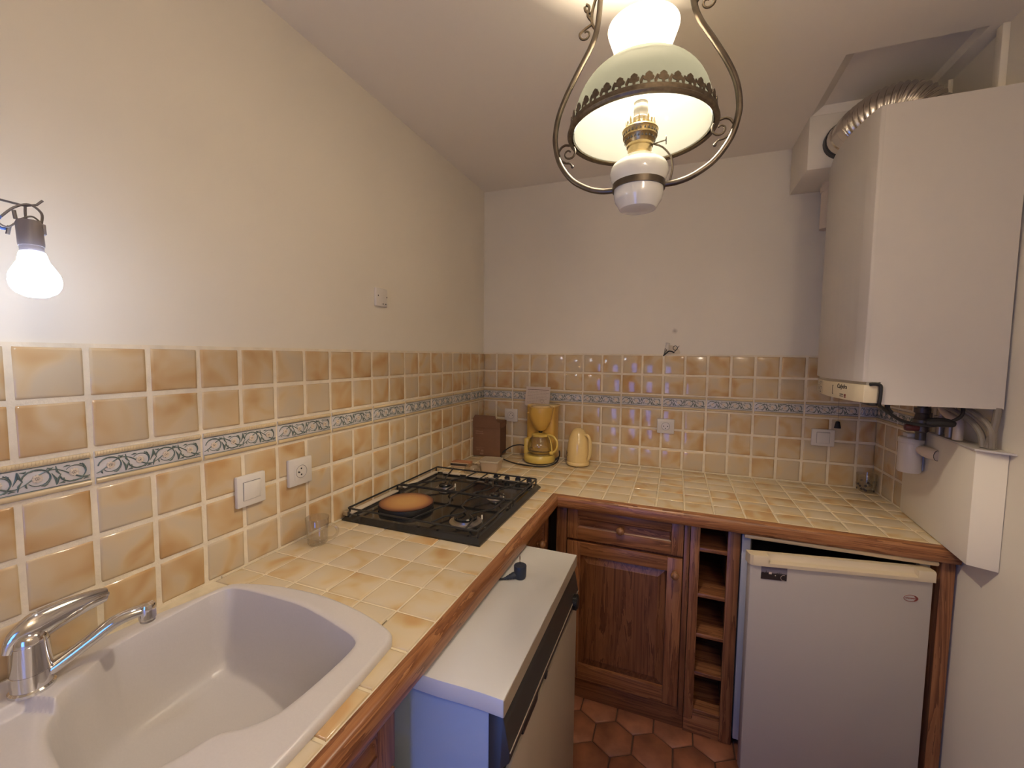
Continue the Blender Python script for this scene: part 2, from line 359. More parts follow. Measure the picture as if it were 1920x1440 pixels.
# floor: hexagonal terracotta tiles
def hexmesh(r):
    mb = MB(); pts = [(r*math.cos(PI/6+k*PI/3), r*math.sin(PI/6+k*PI/3)) for k in range(6)]
    ins = [(a*0.955, b*0.955) for a, b in pts]
    v = [(a, b, -0.012) for a, b in pts]+[(a, b, -0.0025) for a, b in pts]+[(a, b, 0) for a, b in ins]
    f = [(i, (i+1) % 6, 6+(i+1) % 6, 6+i) for i in range(6)]+[(6+i, 6+(i+1) % 6, 12+(i+1) % 6, 12+i) for i in range(6)]+[tuple(range(12, 18))]
    mb.add(v, f); return mb.mesh('floor_tile', M['terra'], angle=60)
hx = hexmesh(0.081)
for j in range(17):
    for i in range(10):
        x = 0.70+i*0.1455+(0.0728 if j % 2 else 0); y = -0.62-j*0.1262
        if x < XR-0.06 and y > YN+0.05: inst('tile', hx, floor, Matrix.Translation((x, y, random.uniform(-0.0012, 0.0)))@Matrix.Rotation(random.randint(0, 5)*PI/3+random.uniform(-.02, .02), 4, 'Z')@Matrix.Rotation(random.uniform(-.006, .006), 4, 'X'))

# wall tiles -------------------------------------------------------
P, ZC, BAND = 0.105, 0.9, 0.0741
def zrow(r): return ZC+5*P+BAND-(r*P if r <= 2 else (r-1)*P+BAND)
def tile_mesh(seed, w=0.099, h=0.099, t=0.0050, dome=0.0009, e=0.003, m=None):
    rnd = random.Random(seed); mb = MB(); n = 4; v = []; f = []
    g = e*2.6; xs = [-w/2+e, -w/2+g, w/2-g, w/2-e]; ys = [-h/2+e, -h/2+g, h/2-g, h/2-e]
    for j in range(4):
        for i in range(4):
            edge = (i in (0, 3))+(j in (0, 3))
            z = t+(dome if edge == 0 else 0 if edge == 1 else -0.0006)+rnd.uniform(-.0002, .0002)
            v.append((xs[i]+(rnd.uniform(-.0008, .0008)), ys[j]+(rnd.uniform(-.0008, .0008)), z))
    for j in range(3):
        for i in range(3): f.append((j*4+i, j*4+i+1, j*4+i+5, j*4+i+4))
    ring = [0, 1, 2, 3, 7, 11, 15, 14, 13, 12, 8, 4]; o = 16
    for k in ring:
        x, y, z = v[k]; cx = x+(-e if x < -w/3 else e if x > w/3 else 0)*(0.7 if abs(x) > w/3 and abs(y) > h/3 else 1); cy = y+(-e if y < -h/3 else e if y > h/3 else 0)*(0.7 if abs(x) > w/3 and abs(y) > h/3 else 1)
        v.append((cx, cy, 0.0))
    for k in range(12): f.append((o+k, o+(k+1) % 12, ring[(k+1) % 12], ring[k]))
    mb.add(v, f); return mb.mesh('tile', m or M['tile'], angle=75)
TM = [tile_mesh(k) for k in range(5)]
def wall_tiles(parent, o, uax, nax, spans, rows=(0, 1, 3, 4, 5), skip=None):
    """o: origin, uax: along wall, nax: out of the wall, spans: list of (u0,u1)"""
    for (u0, u1) in spans:
        for r in rows:
            zt = zrow(r); zb = zrow(r+1); w = u1-u0
            if w < 0.02: continue
            c = Vector(o)+Vector(uax)*((u0+u1)/2)+Vector((0, 0, (zt+zb)/2))+Vector(nax)*0.0035
            T = frame(Vector((0, 0, 1)).cross(Vector(nax)), (0, 0, 1), nax, c)@Matrix.Rotation(random.uniform(-.006, .006), 4, 'Z')@Matrix.Rotation(random.uniform(-.008, .008), 4, 'X')@Matrix.Rotation(random.uniform(-.008, .008), 4, 'Y')@Matrix.Diagonal(((w-0.006)/0.099, 1, 1, 1))
            inst('tile', random.choice(TM), parent, T)
# relief border tile
BL, BH = 0.204, 0.068
def border_parts():
    b = MB(); b.box(-BL/2, BL/2, -BH/2, BH/2, 0, 0.006, 0.0012)
    base = b.mesh('border_tile', M['bpanel'])
    mo = MB()
    for s_ in (-1, 1):
        pts = [(s_*0.0335, 0.003)]+[(s_*(0.028+0.0055*math.cos(a)), 0.006+0.0042*math.sin(a)) for a in [k*PI/6 for k in range(7)]]+[(s_*0.0225, 0.003)]
        mo.prism(pts, -BL/2+0.001, BL/2-0.001, lambda a, c, h: (h, a, c))
    for k in range(40):     # rope twist on the upper moulding
        x = -BL/2+0.003+k*(BL-0.006)/39
        mo.tube([(x-0.0014, 0.0238, 0.0085), (x, 0.028, 0.0103), (x+0.0014, 0.0322, 0.0085)], 0.0009, 4)
    mould = mo.mesh('moulding', M['bmould'])
    vi = MB(); q = BL/4
    for s_ in (-1, 1): vi.box(-BL/2+0.001, BL/2-0.001, s_*0.0212-0.0006, s_*0.0212+0.0006, 0.006, 0.0066)
    stem = [(-BL/2+0.002+i*(BL-0.004)/64, 0.0125*math.sin((i/64)*4*PI-PI/2+0.35)*1.0, 0.0067) for i in range(65)]
    vi.tube(stem, [0.0008+0.0005*abs(math.sin(i*0.19)) for i in range(65)], 4, flat=0.8)
    for k in range(4):
        cx = -BL/2+q*(k+0.5); s_ = 1 if k % 2 == 0 else -1
        for (ph, n_, sweep, r0, r1, w0) in ((PI*0.95, 17, PI*1.75, 0.0185, 0.0125, 0.0014), (-PI*0.35, 11, -PI*0.9, 0.0172, 0.0150, 0.0010)):
            vi.tube([(cx+(r0+(r1-r0)*j/(n_-1))*1.12*math.cos(s_*(ph-sweep*j/(n_-1))), (r0+(r1-r0)*j/(n_-1))*math.sin(s_*(ph-sweep*j/(n_-1))), 0.0068) for j in range(n_)], [w0*(1-0.55*j/(n_-1)) for j in range(n_)], 4, flat=0.8)
        bx = cx+q/2
        for (x0, y0, x1, y1, x2, y2, wd) in ((0, -0.018, -0.001, -0.006, -0.006, 0.006, 0.0019), (0.001, -0.017, 0.003, -0.006, 0.007, 0.002, 0.0017), (0, 0.018, 0.001, 0.008, 0.007, -0.001, 0.0018), (-0.012, 0.017, -0.008, 0.0145, -0.003, 0.016, 0.0018), (0.012, -0.017, 0.009, -0.0150, 0.003, -0.0165, 0.0018)):
            if abs(bx+x2) > BL/2-0.002 or abs(bx+x0) > BL/2-0.002: continue
            vi.tube([(bx+x0, s_*y0, 0.0066), (bx+x1, s_*y1, 0.0073), (bx+x2, s_*y2, 0.0066)], [0.0007, wd, 0.0004], 4, flat=0.6)
        for a in (0.5, 1.9, 3.6, 5.0):   # small leaves off the scroll
            vi.tube([(cx+0.0165*math.cos(a), 0.0155*math.sin(a), 0.0066), (cx+0.0195*math.cos(a+0.22), 0.0175*math.sin(a+0.22), 0.0070), (cx+0.0215*math.cos(a+0.45), 0.0188*math.sin(a+0.45), 0.0064)], [0.0006, 0.0016, 0.0003], 4, flat=0.6)
    vine = vi.mesh('vine', M['vine'])
    fl = MB()
    for k in range(8):
        a = k*PI/4; fl.lathe([(0.0029, 0.006), (0.0024, 0.0078), (0.0, 0.0084)], (0.0052*math.cos(a), 0.0052*math.sin(a), 0), 6)
    fl.lathe([(0.0030, 0.006), (0.0022, 0.0083), (0, 0.0086)], n=6)
    fl.cur = 1; fl.lathe([(0.0010, 0.0082), (0.0008, 0.0089), (0, 0.0089)], n=5)
    flower = fl.mesh('flower', [M['flower'], M['print']])
    return base, mould, vine, flower
BP = border_parts()
def border(parent, o, uax, nax, spans):
    zc = (zrow(2)+zrow(3))/2
    for (u0, u1) in spans:
        w = u1-u0; c = Vector(o)+Vector(uax)*((u0+u1)/2)+Vector((0, 0, zc))+Vector(nax)*0.0035
        T = frame(Vector((0, 0, 1)).cross(Vector(nax)), (0, 0, 1), nax, c)@Matrix.Rotation(random.uniform(-.003, .003), 4, 'X')@Matrix.Diagonal(((w-0.006)/BL, 1, 1, 1))
        b = inst('border_tile', BP[0], parent, T)
        inst('moulding', BP[1], b, Matrix()); inst('vine', BP[2], b, Matrix())
        for k in range(4): inst('flower', BP[3], b, Matrix.Translation((-BL/2+BL/4*(k+0.5), 0, 0)))
Y0, X0 = 0.0815, -0.0134
NJ = 22
ul = [(0.004, Y0)]+[(Y0+j*P, Y0+(j+1)*P) for j in range(NJ)]
build('grout_bed', MB().box(0, 0.0072, -(Y0+NJ*P), 0, ZC-0.04, zrow(0)+0.003), M['grout'], wall_left)
wall_tiles(wall_left, (0, 0, 0), (0, -1, 0), (1, 0, 0), ul)
border(wall_left, (0, 0, 0), (0, -1, 0), (1, 0, 0), [(0.004, Y0+P)]+[(Y0+(2*k+1)*P, Y0+(2*k+3)*P) for k in range(NJ//2-1)])
ub = [(0.004, X0+P)]+[(X0+i*P, X0+(i+1)*P) for i in range(1, 18)]+[(X0+18*P, XR-0.004)]
build('grout_bed', MB().box(0, XR, -0.0072, 0, ZC-0.04, zrow(0)+0.003), M['grout'], wall_back)
wall_tiles(wall_back, (0, 0, 0), (1, 0, 0), (0, -1, 0), ub)
border(wall_back, (0, 0, 0), (1, 0, 0), (0, -1, 0), [(0.004, X0+2*P)]+[(X0+2*k*P, X0+(2*k+2)*P) for k in range(1, 9)]+[(X0+18*P, XR-0.004)])
build('grout_bed', MB().box(XR-0.0072, XR, -0.42, 0, ZC-0.04, zrow(0)+0.003), M['grout'], wall_right)
wall_tiles(wall_right, (XR, 0, 0), (0, -1, 0), (-1, 0, 0), [(0.004, 0.095), (0.095, 0.2), (0.2, 0.305), (0.305, 0.41)])
border(wall_right, (XR, 0, 0), (0, -1, 0), (-1, 0, 0), [(0.004, 0.2), (0.2, 0.41)])

# ------------------------------------------------------------------ worktop
wt = thing('worktop', 'L-shaped tiled kitchen worktop in cream and orange squares with wooden front edge', 'worktop')
sb = MB()
sb.box(0.008, 0.626, -1.60, -0.008, 0.855, 0.8972); sb.box(0.626, 1.945, -0.626, -0.008, 0.855, 0.8972)
sb.box(0.008, 0.055, -2.6, -1.60, 0.855, 0.8972); sb.box(0.540, 0.626, -2.6, -1.60, 0.855, 0.8972)
build('grout_bed', sb, M['cgrout'], wt)
gx = [0.008]+[0.097+0.1051*k for k in range(18)]+[1.942]
gy = [-0.008]+[-0.095-0.105*k for k in range(24)]
CT = [tile_mesh(90+k, 0.1015, 0.1015, 0.0042, 0.0005, 0.0022, M['ctile']) for k in range(5)]
def ctile(x0, x1, y0, y1):
    if x1-x0 < 0.012 or y0-y1 < 0.012: return
    T = Matrix.Translation(((x0+x1)/2, (y0+y1)/2, 0.8955))@Matrix.Rotation(random.uniform(-.004, .004), 4, 'X')@Matrix.Rotation(random.uniform(-.004, .004), 4, 'Y')@Matrix.Diagonal(((x1-x0-0.0035)/0.1015, (y0-y1-0.0035)/0.1015, 1, 1))
    inst('tile', random.choice(CT), wt, T)
for i in range(len(gx)-1):
    for j in range(len(gy)-1):
        x0, x1, y0, y1 = gx[i], gx[i+1], gy[j], gy[j+1]
        if x1 > 0.65 and j > 5: continue
        if 0.09 < x0 and x1 < 0.52 and y0 < -0.61 and y1 > -1.16: continue      # under the hob
        if y1 < -1.64 and x1 < 0.65:
            if x1 > 0.6: x0 = max(x0, 0.540) if y0 < -1.62 else x0
            elif y0 > -1.62: y1 = -1.64
            else: continue
        ctile(x0, x1, y0, y1)
def trim_profile():
    return [(0.0, 0.852), (0.0, 0.9015), (0.018, 0.9015), (0.0235, 0.899), (0.0275, 0.894), (0.029, 0.886), (0.029, 0.868), (0.0275, 0.859), (0.024, 0.853), (0.019, 0.852)]
def edge_trim(alongx):
    mb = MB(); pr = trim_profile(); n = len(pr); rings = []
    cuts = [None]+[k/14 for k in range(1, 14)]+[1]
    for c in cuts:
        ring = []
        for d, z in pr:
            if alongx: a = 0.626+d; x = a if c is None else a+(1.944-a)*c; ring.append((x, -0.626-d, z))
            else: a = -0.626-d; y = a if c is None else a+(-2.6-a)*c; ring.append((0.626+d, y, z))
        rings.append(ring)
    v = [p for r in rings for p in r]; f = []
    for i in range(len(rings)-1):
        for k in range(n): f.append((i*n+k, i*n+(k+1) % n, (i+1)*n+(k+1) % n, (i+1)*n+k))
    f.append(tuple(range(n))); f.append(tuple((len(rings)-1)*n+k for k in range(n))); mb.add(v, f); return mb
build('edge_trim', edge_trim(True), M['trim_x'], wt); build('edge_trim', edge_trim(False), M['trim_y'], wt)
jb = MB(); jb.box(0.6225, 0.6268, -2.6, -0.6225, 0.897, 0.9003); jb.box(0.6225, 1.944, -0.6268, -0.6225, 0.897, 0.9003)
build('edge_joint', jb, M['cgrout'], wt)
jb = MB(); jb.box(0.007, 0.0115, -1.62, -0.01, 0.896, 0.9035); jb.box(0.01, 1.94, -0.0115, -0.007, 0.896, 0.9035); build('wall_joint', jb, M['cgrout'], wt)

# ------------------------------------------------------------------ sink and tap
def outline_resample(poly, c, angs):
    out = []
    n = len(poly)
    for a in angs:
        d = (math.cos(a), math.sin(a)); best = None
        for i in range(n):
            x1, y1 = poly[i][0]-c[0], poly[i][1]-c[1]; x2, y2 = poly[(i+1) % n][0]-c[0], poly[(i+1) % n][1]-c[1]
            ex, ey = x2-x1, y2-y1; den = d[0]*ey-d[1]*ex
            if abs(den) < 1e-12: continue
            t = (x1*ey-y1*ex)/den; u = (x1*d[1]-y1*d[0])/den
            if t > 0 and -1e-6 <= u <= 1+1e-6 and (best is None or t < best): best = t
        out.append((c[0]+d[0]*best, c[1]+d[1]*best))
    return out
sink = thing('kitchen_sink', 'cream resin sink with deep bowl and drainer set into the tiled worktop', 'sink', (0.3, -1.85, 0.9))
def make_sink():
    C = (0.31, -1.85); NA = 420
    outer = sc2([(0.075, -1.70), (0.083, -1.655), (0.115, -1.634), (0.20, -1.611), (0.32, -1.600), (0.44, -1.612), (0.545, -1.640), (0.578, -1.662), (0.586, -1.70), (0.596, -1.85), (0.602, -2.10), (0.596, -2.40), (0.575, -2.56), (0.53, -2.585), (0.31, -2.60), (0.09, -2.585), (0.05, -2.55), (0.032, -2.40), (0.022, -2.10), (0.045, -1.85), (0.075, -1.70)], 5)[:-1]
    inner = sc2([(0.088, -1.70), (0.100, -1.668), (0.135, -1.655), (0.23, -1.650), (0.33, -1.652), (0.45, -1.676), (0.510, -1.695), (0.527, -1.722), (0.530, -1.80), (0.524, -1.875), (0.503, -1.912), (0.468, -1.945), (0.455, -1.99), (0.425, -2.033), (0.345, -2.048), (0.265, -2.040), (0.195, -2.020), (0.150, -1.985), (0.130, -1.945), (0.108, -1.905), (0.094, -1.86), (0.088, -1.70)], 5)[:-1]
    angs = [2*PI*k/NA for k in range(NA)]
    O = outline_resample(outer, C, angs); I = outline_resample(inner, C, angs)
    rings = []
    for (off, z) in ((0.0, 0.9005), (0.0, 0.910), (0.003, 0.9145), (0.008, 0.9165)):
        ring = []
        for (x, y) in O:
            dx, dy = C[0]-x, C[1]-y; L = math.hypot(dx, dy); ring.append((x+dx/L*off, y+dy/L*off, z))
        rings.append(ring)
    NR = 120
    def drain(x, y):
        # recessed draining board beyond the bowl
        ex = min(x-0.115-max(0, (-2.06-y))*0.05, min(0.545, 0.40+max(0, -2.06-y)*1.3)-x, (-1.985+max(0, 0.20-x)*-0.35)-y, y+2.53)
        t = max(0, min(1, (ex+0.004)/0.011)); t = t*t*(3-2*t)
        g = 0
        if y < -2.15 and ex > 0.03:
            g = 0.0022*max(0, math.sin((x-0.14)*2*PI/0.045))*min(1, (-2.15-y)/0.06)
        return -0.0165*t-0.004*max(0, min(1, (y+2.5)/0.45))*t+g
    for k in range(1, NR+1):
        s_ = k/NR; s_ = s_**0.9; ring = []
        for (a, b) in zip(O, I):
            L = math.hypot(b[0]-a[0], b[1]-a[1]); t0 = min(0.008/max(L, 1e-4), 0.4); t = t0+(1-t0)*s_
            x = a[0]+(b[0]-a[0])*t; y = a[1]+(b[1]-a[1])*t
            d = L*(1-t); rd = 0.014; zz = 0.9165
            zz += drain(x, y)
            if d < rd: zz -= 0.35*(rd-math.sqrt(max(0, rd*rd-(rd-d)**2)))
            ring.append((x, y, zz))
        rings.append(ring)
    top = rings[-1]
    for (s_, dz) in ((0.012, -0.008), (0.024, -0.022), (0.04, -0.05), (0.06, -0.09), (0.085, -0.13), (0.105, -0.150), (0.135, -0.163), (0.18, -0.171), (0.26, -0.175), (0.5, -0.178), (0.8, -0.181), (0.9, -0.182)):
        ring = []
        for (x, y, z), (ix, iy) in zip(top, I):
            zz = z+dz if dz > -0.03 else 0.905+dz
            ring.append((ix+(C[0]-ix)*s_, iy+(C[1]+0.0-iy)*s_, zz))
        rings.append(ring)
    v = [p for r in rings for p in r]; f = []
    for i in range(len(rings)-1):
        for k in range(NA): k2 = (k+1) % NA; f.append((i*NA+k, i*NA+k2, (i+1)*NA+k2, (i+1)*NA+k))
    f.append(tuple((len(rings)-1)*NA+k for k in range(NA)))
    mb = MB(); mb.add(v, f); return mb
build('basin', make_sink(), M['sink'], sink, angle=50)
build('drain', MB().lathe([(0.0, 0.7225), (0.03, 0.7235), (0.038, 0.726), (0.043, 0.7245), (0.043, 0.7215)], (0.31, -1.85, 0), 24), M['chrome'], sink)

FX, FY = 0.098, -2.000
tap = thing('mixer_tap', 'chrome single-lever mixer tap with long angled spout on the sink rim', 'tap', (FX, FY, 0.9165))
build('base_ring', MB().lathe([(0.0, 0.9165), (0.0285, 0.9165), (0.0285, 0.921), (0.026, 0.9235), (0, 0.9235)], (FX, FY, 0), 32), M['chrome'], tap)
build('body', MB().lathe([(0.0, 0.9225), (0.0255, 0.9225), (0.0262, 0.949), (0.0252, 0.9495), (0.0252, 0.9505), (0.0260, 0.951), (0.0238, 0.998), (0.0, 0.998)], (FX, FY, 0), 32), M['chrome'], tap)
lv = MB()
lp = smooth([(FX+0.000, FY-0.024, 0.992), (FX, FY-0.014, 1.010), (FX, FY+0.010, 1.019), (FX, FY+0.040, 1.024), (FX, FY+0.075, 1.026), (FX, FY+0.098, 1.025), (FX, FY+0.108, 1.024)], 5)
lr = []
for p in lp:
    t = (p.y-FY+0.024)/0.132; lr.append(0.009+0.0195*math.sin(min(1, t*3.2)*PI/2)*(1-t)**0.8+0.0030*min(1, t*4) if t < 0.97 else 0.004)
lv.tube(lp, lr, 14, flat=0.62)
lv.lathe([(0.0, 0.997), (0.0232, 0.997), (0.0228, 1.008), (0.018, 1.017), (0, 1.020)], (FX, FY, 0), 28)
build('lever', lv, M['chrome'], tap, angle=60)
d = Vector((0.062, 0.118, 0)).normalized()
def sp_(t, z): return (FX+d.x*t, FY+d.y*t, z)
sp = MB(); spts = smooth([sp_(0.012, 0.934), sp_(0.03, 0.943), sp_(0.07, 0.968), sp_(0.098, 0.986), sp_(0.112, 0.992), sp_(0.132, 0.996), sp_(0.150, 0.996)], 5)
sp.tube(spts, [0.0118+0.001*math.sin(i/len(spts)*PI) for i in range(len(spts))], 16, flat=0.85)
sp.lathe([(0.0, 0.977), (0.0130, 0.977), (0.0138, 0.980), (0.0138, 1.001), (0.0120, 1.006), (0, 1.0075)], sp_(0.150, 0), 20)
build('spout', sp, M['chrome'], tap, angle=50)
build('aerator', MB().lathe([(0.0, 0.9715), (0.0105, 0.9715), (0.0120, 0.973), (0.0120, 0.978), (0, 0.978)], sp_(0.150, 0), 20), M['steel'], tap)

# ------------------------------------------------------------------ gas hob
hob = thing('gas_hob', 'black enamel four-plate gas hob with wire pan supports on the tiled worktop', 'hob', (0.285, -0.89, 0.9))
HX0, HX1, HY0, HY1 = 0.018, 0.556, -1.205, -0.578
tr = MB()
o_ = [(HX0, HY0), (HX1, HY0), (HX1, HY1), (HX0, HY1)]
def inset(k): return [(HX0+k, HY0+k), (HX1-k, HY0+k), (HX1-k, HY1-k), (HX0+k, HY1-k)]
lev = [(0, 0.9005), (0, 0.906), (0.004, 0.910), (0.014, 0.920), (0.022, 0.922), (0.030, 0.918), (0.036, 0.9145)]
vv = []; ff = []
for k, z in lev: vv += [(a, b, z) for a, b in inset(k)]
for i in range(len(lev)-1):
    for k in range(4): ff.append((i*4+k, i*4+(k+1) % 4, (i+1)*4+(k+1) % 4, (i+1)*4+k))
q = (len(lev)-1)*4; ff.append((q, q+1, q+2, q+3)); ff.append((3, 2, 1, 0)); tr.add(vv, ff)
build('tray', tr, M['enamel'], hob, angle=25)
cr = MB()
cr.box(0.024, 0.046, -1.185, -0.915, 0.9205, 0.9265, 0.001); cr.box(0.024, 0.046, -0.870, -0.605, 0.9205, 0.9265, 0.001); build('side_rail', cr, M['creamrail'], hob)
cr = MB(); cr.box(0.075, 0.165, -0.612, -0.596, 0.9205, 0.9265, 0.001); cr.box(0.200, 0.295, -0.612, -0.596, 0.9205, 0.9265, 0.001); build('rear_rail', cr, M['creamrail'], hob)
build('rear_chrome_strip', MB().tube([(0.30, -0.618, 0.928), (0.42, -0.618, 0.928), (0.528, -0.618, 0.928), (0.537, -0.628, 0.927), (0.539, -0.660, 0.920)], 0.0035, 6), M['chrome'], hob)
def support(y0, y1, fingers):
    s_ = MB(); z = 0.943; r = 0.0037
    s_.tube([(0.034, y0+.004, z), (0.034, y1-.004, z), (0.038, y1, z), (0.536, y1, z), (0.540, y1-.004, z), (0.540, y0+.004, z), (0.536, y0, z), (0.038, y0, z)], r, 6, closed=True)
    for x, y in ((0.034, y0+0.01), (0.034, y1-0.01), (0.540, y0+0.01), (0.540, y1-0.01)): s_.tube([(x, y, z), (x, y, 0.918)], r, 6)
    for fpts in fingers: s_.tube([(a, b, z+0.001) for a, b in fpts], r*0.9, 6)
    return s_
near_f = [[(0.300, -1.188), (0.322, -1.09), (0.345, -1.02), (0.318, -0.96), (0.312, -0.897)],
          [(0.375, -1.188), (0.388, -1.13), (0.428, -1.085), (0.430, -1.055), (0.395, -1.02), (0.385, -0.96), (0.410, -0.90)],
          [(0.500, -1.188), (0.487, -1.11), (0.460, -1.085), (0.470, -1.055), (0.512, -1.00), (0.512, -0.90)]]
far_f = [[(0.120, -0.588), (0.158, -0.72), (0.178, -0.765), (0.150, -0.80), (0.090, -0.855), (0.075, -0.885)],
         [(0.250, -0.588), (0.242, -0.70), (0.205, -0.765), (0.215, -0.80), (0.252, -0.83), (0.255, -0.885)],
         [(0.308, -0.600), (0.310, -0.75), (0.315, -0.885)],
         [(0.375, -0.600), (0.378, -0.70), (0.412, -0.78), (0.405, -0.82), (0.372, -0.86), (0.375, -0.885)],
         [(0.500, -0.600), (0.480, -0.72), (0.450, -0.80), (0.462, -0.83), (0.500, -0.86), (0.508, -0.885)]]
build('pan_support', support(-1.192, -0.897, near_f), M['iron'], hob); build('pan_support', support(-0.887, -0.592, far_f), M['iron'], hob)
hg = MB()
for y in (-1.198, -0.892): hg.box(0.020, 0.040, y-0.004, y+0.012, 0.918, 0.934, 0.002)
build('hinge', hg, M['steel'], hob)
def burner(x, y, r, rc):
    b = build('burner', MB().lathe([(0, 0.9145), (r, 0.9145), (r, 0.9175), (r*0.92, 0.9195), (rc*1.08, 0.9185), (rc*1.05, 0.926), (0, 0.926)], (x, y, 0), 32), M['steel'], hob)
    build('burner_cap', MB().lathe([(rc, 0.9262), (rc, 0.932), (rc*0.9, 0.9355), (0, 0.9362)], (x, y, 0), 32), M['enamel'], b)
    build('igniter', MB().lathe([(0.003, 0.9145), (0.003, 0.926), (0.002, 0.929), (0, 0.929)], (x+r*0.75, y+r*0.75, 0), 8), M['candle'], b)
burner(0.440, -1.075, 0.056, 0.040); burner(0.190, -0.785, 0.042, 0.027); burner(0.440, -0.820, 0.034, 0.019)
def plate_mat():
    x = NT('hotplate_cover_enamel'); tc = x.n('ShaderNodeTexCoord'); vd = x.n('ShaderNodeVectorMath', operation='DISTANCE'); x.l(tc.outputs['Object'], vd.inputs[0]); vd.inputs[1].default_value = (0.172-0.285, -1.040+0.89, 0.038)
    dv = x.n('ShaderNodeMath', operation='MULTIPLY'); x.l(vd.outputs['Value'], dv.inputs[0]); dv.inputs[1].default_value = 10.0
    x.l(x.ramp(dv.outputs[0], [(0.3, (0.50, 0.275, 0.095)), (0.72, (0.40, 0.19, 0.065)), (0.90, (0.22, 0.085, 0.038)), (1.0, (0.10, 0.035, 0.02))]), x.b.inputs['Base Color']); x.b.inputs['Roughness'].default_value = 0.5
    return x.m
hp = build('hotplate', MB().lathe([(0, 0.9145), (0.100, 0.9145), (0.102, 0.926), (0.100, 0.9325), (0.095, 0.9335), (0, 0.9335)], (0.172, -1.040, 0), 40), M['iron'], hob)
cv = build('hotplate_cover', MB().lathe([(0.099, 0.9335), (0.0995, 0.936), (0.097, 0.9375), (0.06, 0.9385), (0, 0.939)], (0.172, -1.040, 0), 40), plate_mat(), hp)
for x in (0.345, 0.400, 0.452, 0.506):
    k = build('control_knob', MB().lathe([(0.0, 0.9205), (0.0125, 0.9205), (0.0120, 0.929), (0.010, 0.932), (0, 0.9325)], (x, -0.594, 0), 20), M['black'], hob)
    g_ = MB(); g_.prism([(-0.0135, 0.931), (0.0135, 0.931), (0.006, 0.946), (0.001, 0.948), (-0.006, 0.943)], -0.004, 0.004, lambda a, c_, h: (x+a, -0.594+h, c_), 0.001); build('knob_grip', g_, M['black'], k)
build('ignition_button', MB().lathe([(0.0, 0.9205), (0.009, 0.9205), (0.009, 0.932), (0.006, 0.935), (0, 0.935)], (0.318, -0.597, 0), 16), M['creamrail'], hob)

# ------------------------------------------------------------------ cabinets
def turned_knob(parent, base, dirv):
    dv = Vector(dirv); up = Vector((0, 0, 1)); T = frame(up, dv.cross(up), dv, Vector(base)-org(parent))
    mb = MB(); mb.lathe([(0.0, 0), (0.010, 0), (0.010, 0.003), (0.0065, 0.007), (0.0065, 0.011), (0.015, 0.017), (0.0165, 0.023), (0.014, 0.029), (0.008, 0.032), (0.006, 0.034), (0, 0.035)], n=20, T=T)
    return build('knob', mb, M['knob'], parent, local=True)
def panel_door(name, parent, axis, a0, a1, z0, z1, face, st, raised=True, knob=None, t=0.02):
    """framed door; axis 'x' faces -y, axis 'y' faces +x"""
    def W(mb, u0, u1, w0, w1, d0, d1, b=0.0015):
        if axis == 'x': mb.box(u0, u1, face-d1, face-d0, w0, w1, b)
        else: mb.box(face+d0, face+d1, u0, u1, w0, w1, b)
    p0, p1, q0, q1 = a0+st-0.003, a1-st+0.003, z0+st*1.15-0.003, z1-st+0.003
    bv = 0.034 if raised else 0.010; dz = 0.009 if raised else 0.003
    def pt(u, w, d): return (u, face-d, w) if axis == 'x' else (face+d, u, w)
    lv_ = [(0, 0.006), (bv*0.12, 0.006), (bv, 0.006+dz), (bv+0.002, 0.006+dz+0.0012)] if raised else [(0, 0.017), (bv*0.6, 0.011), (bv, 0.009)]
    v = []; f = []
    for k, dd in lv_: v += [pt(p0+k, q0+k, dd), pt(p1-k, q0+k, dd), pt(p1-k, q1-k, dd), pt(p0+k, q1-k, dd)]
    for i in range(len(lv_)-1):
        for k in range(4): f.append((i*4+k, i*4+(k+1) % 4, (i+1)*4+(k+1) % 4, (i+1)*4+k))
    q = (len(lv_)-1)*4; f.append((q, q+1, q+2, q+3))
    pm = MB(); pm.add(v, f); dr = build(name, pm, M['wood_z'] if raised else M['frame_'+axis], parent, angle=12)
    for (u0, u1) in ((a0, a0+st), (a1-st, a1)):
        r = MB(); W(r, u0, u1, z0, z1, 0, t); build('stile', r, M['frame_z'], dr)
    for (w0, w1) in ((z0, z0+st*1.15), (z1-st, z1)):
        r = MB(); W(r, a0+st, a1-st, w0, w1, 0, t-0.0004); build('rail', r, M['frame_'+axis], dr)
    if knob: turned_knob(dr, knob, (0, -1, 0) if axis == 'x' else (1, 0, 0))
    return dr
FY_ = -0.592
cab = thing('base_cabinet', 'stained pine base cabinet with one drawer above one raised panel door', 'cabinet', (0.9, -0.3, 0))
c = MB(); c.box(0.66, 1.172, FY_, -0.02, 0.085, 0.850); build('carcass', c, M['wood_z'], cab)
c = MB(); c.box(0.640, 0.684, FY_-0.020, FY_+0.02, 0.085, 0.850, 0.001); build('filler_strip', c, M['wood_z'], cab)
c = MB(); c.box(1.151, 1.171, FY_-0.016, FY_+0.005, 0.060, 0.850, 0.001); build('side_strip', c, M['wood_z'], cab)
panel_door('drawer', cab, 'x', 0.688, 1.148, 0.712, 0.848, FY_, 0.044, False, (0.909, FY_-0.011, 0.778))
panel_door('door', cab, 'x', 0.688, 1.148, 0.092, 0.700, FY_, 0.056, True, (1.122, FY_-0.02, 0.640))
c = MB(); c.box(0.64, 1.172, FY_-0.008, FY_+0.01, 0.0, 0.088, 0.001); build('plinth', c, M['wood_x'], cab)
rack = thing('wine_rack', 'narrow open pine rack of five compartments between cabinet and fridge', 'shelf', (1.26, -0.3, 0))
c = MB(); c.box(1.173, 1.207, FY_-0.018, FY_+0.004, 0.062, 0.850, 0.002); build('stile', c, M['frame_z'], rack)
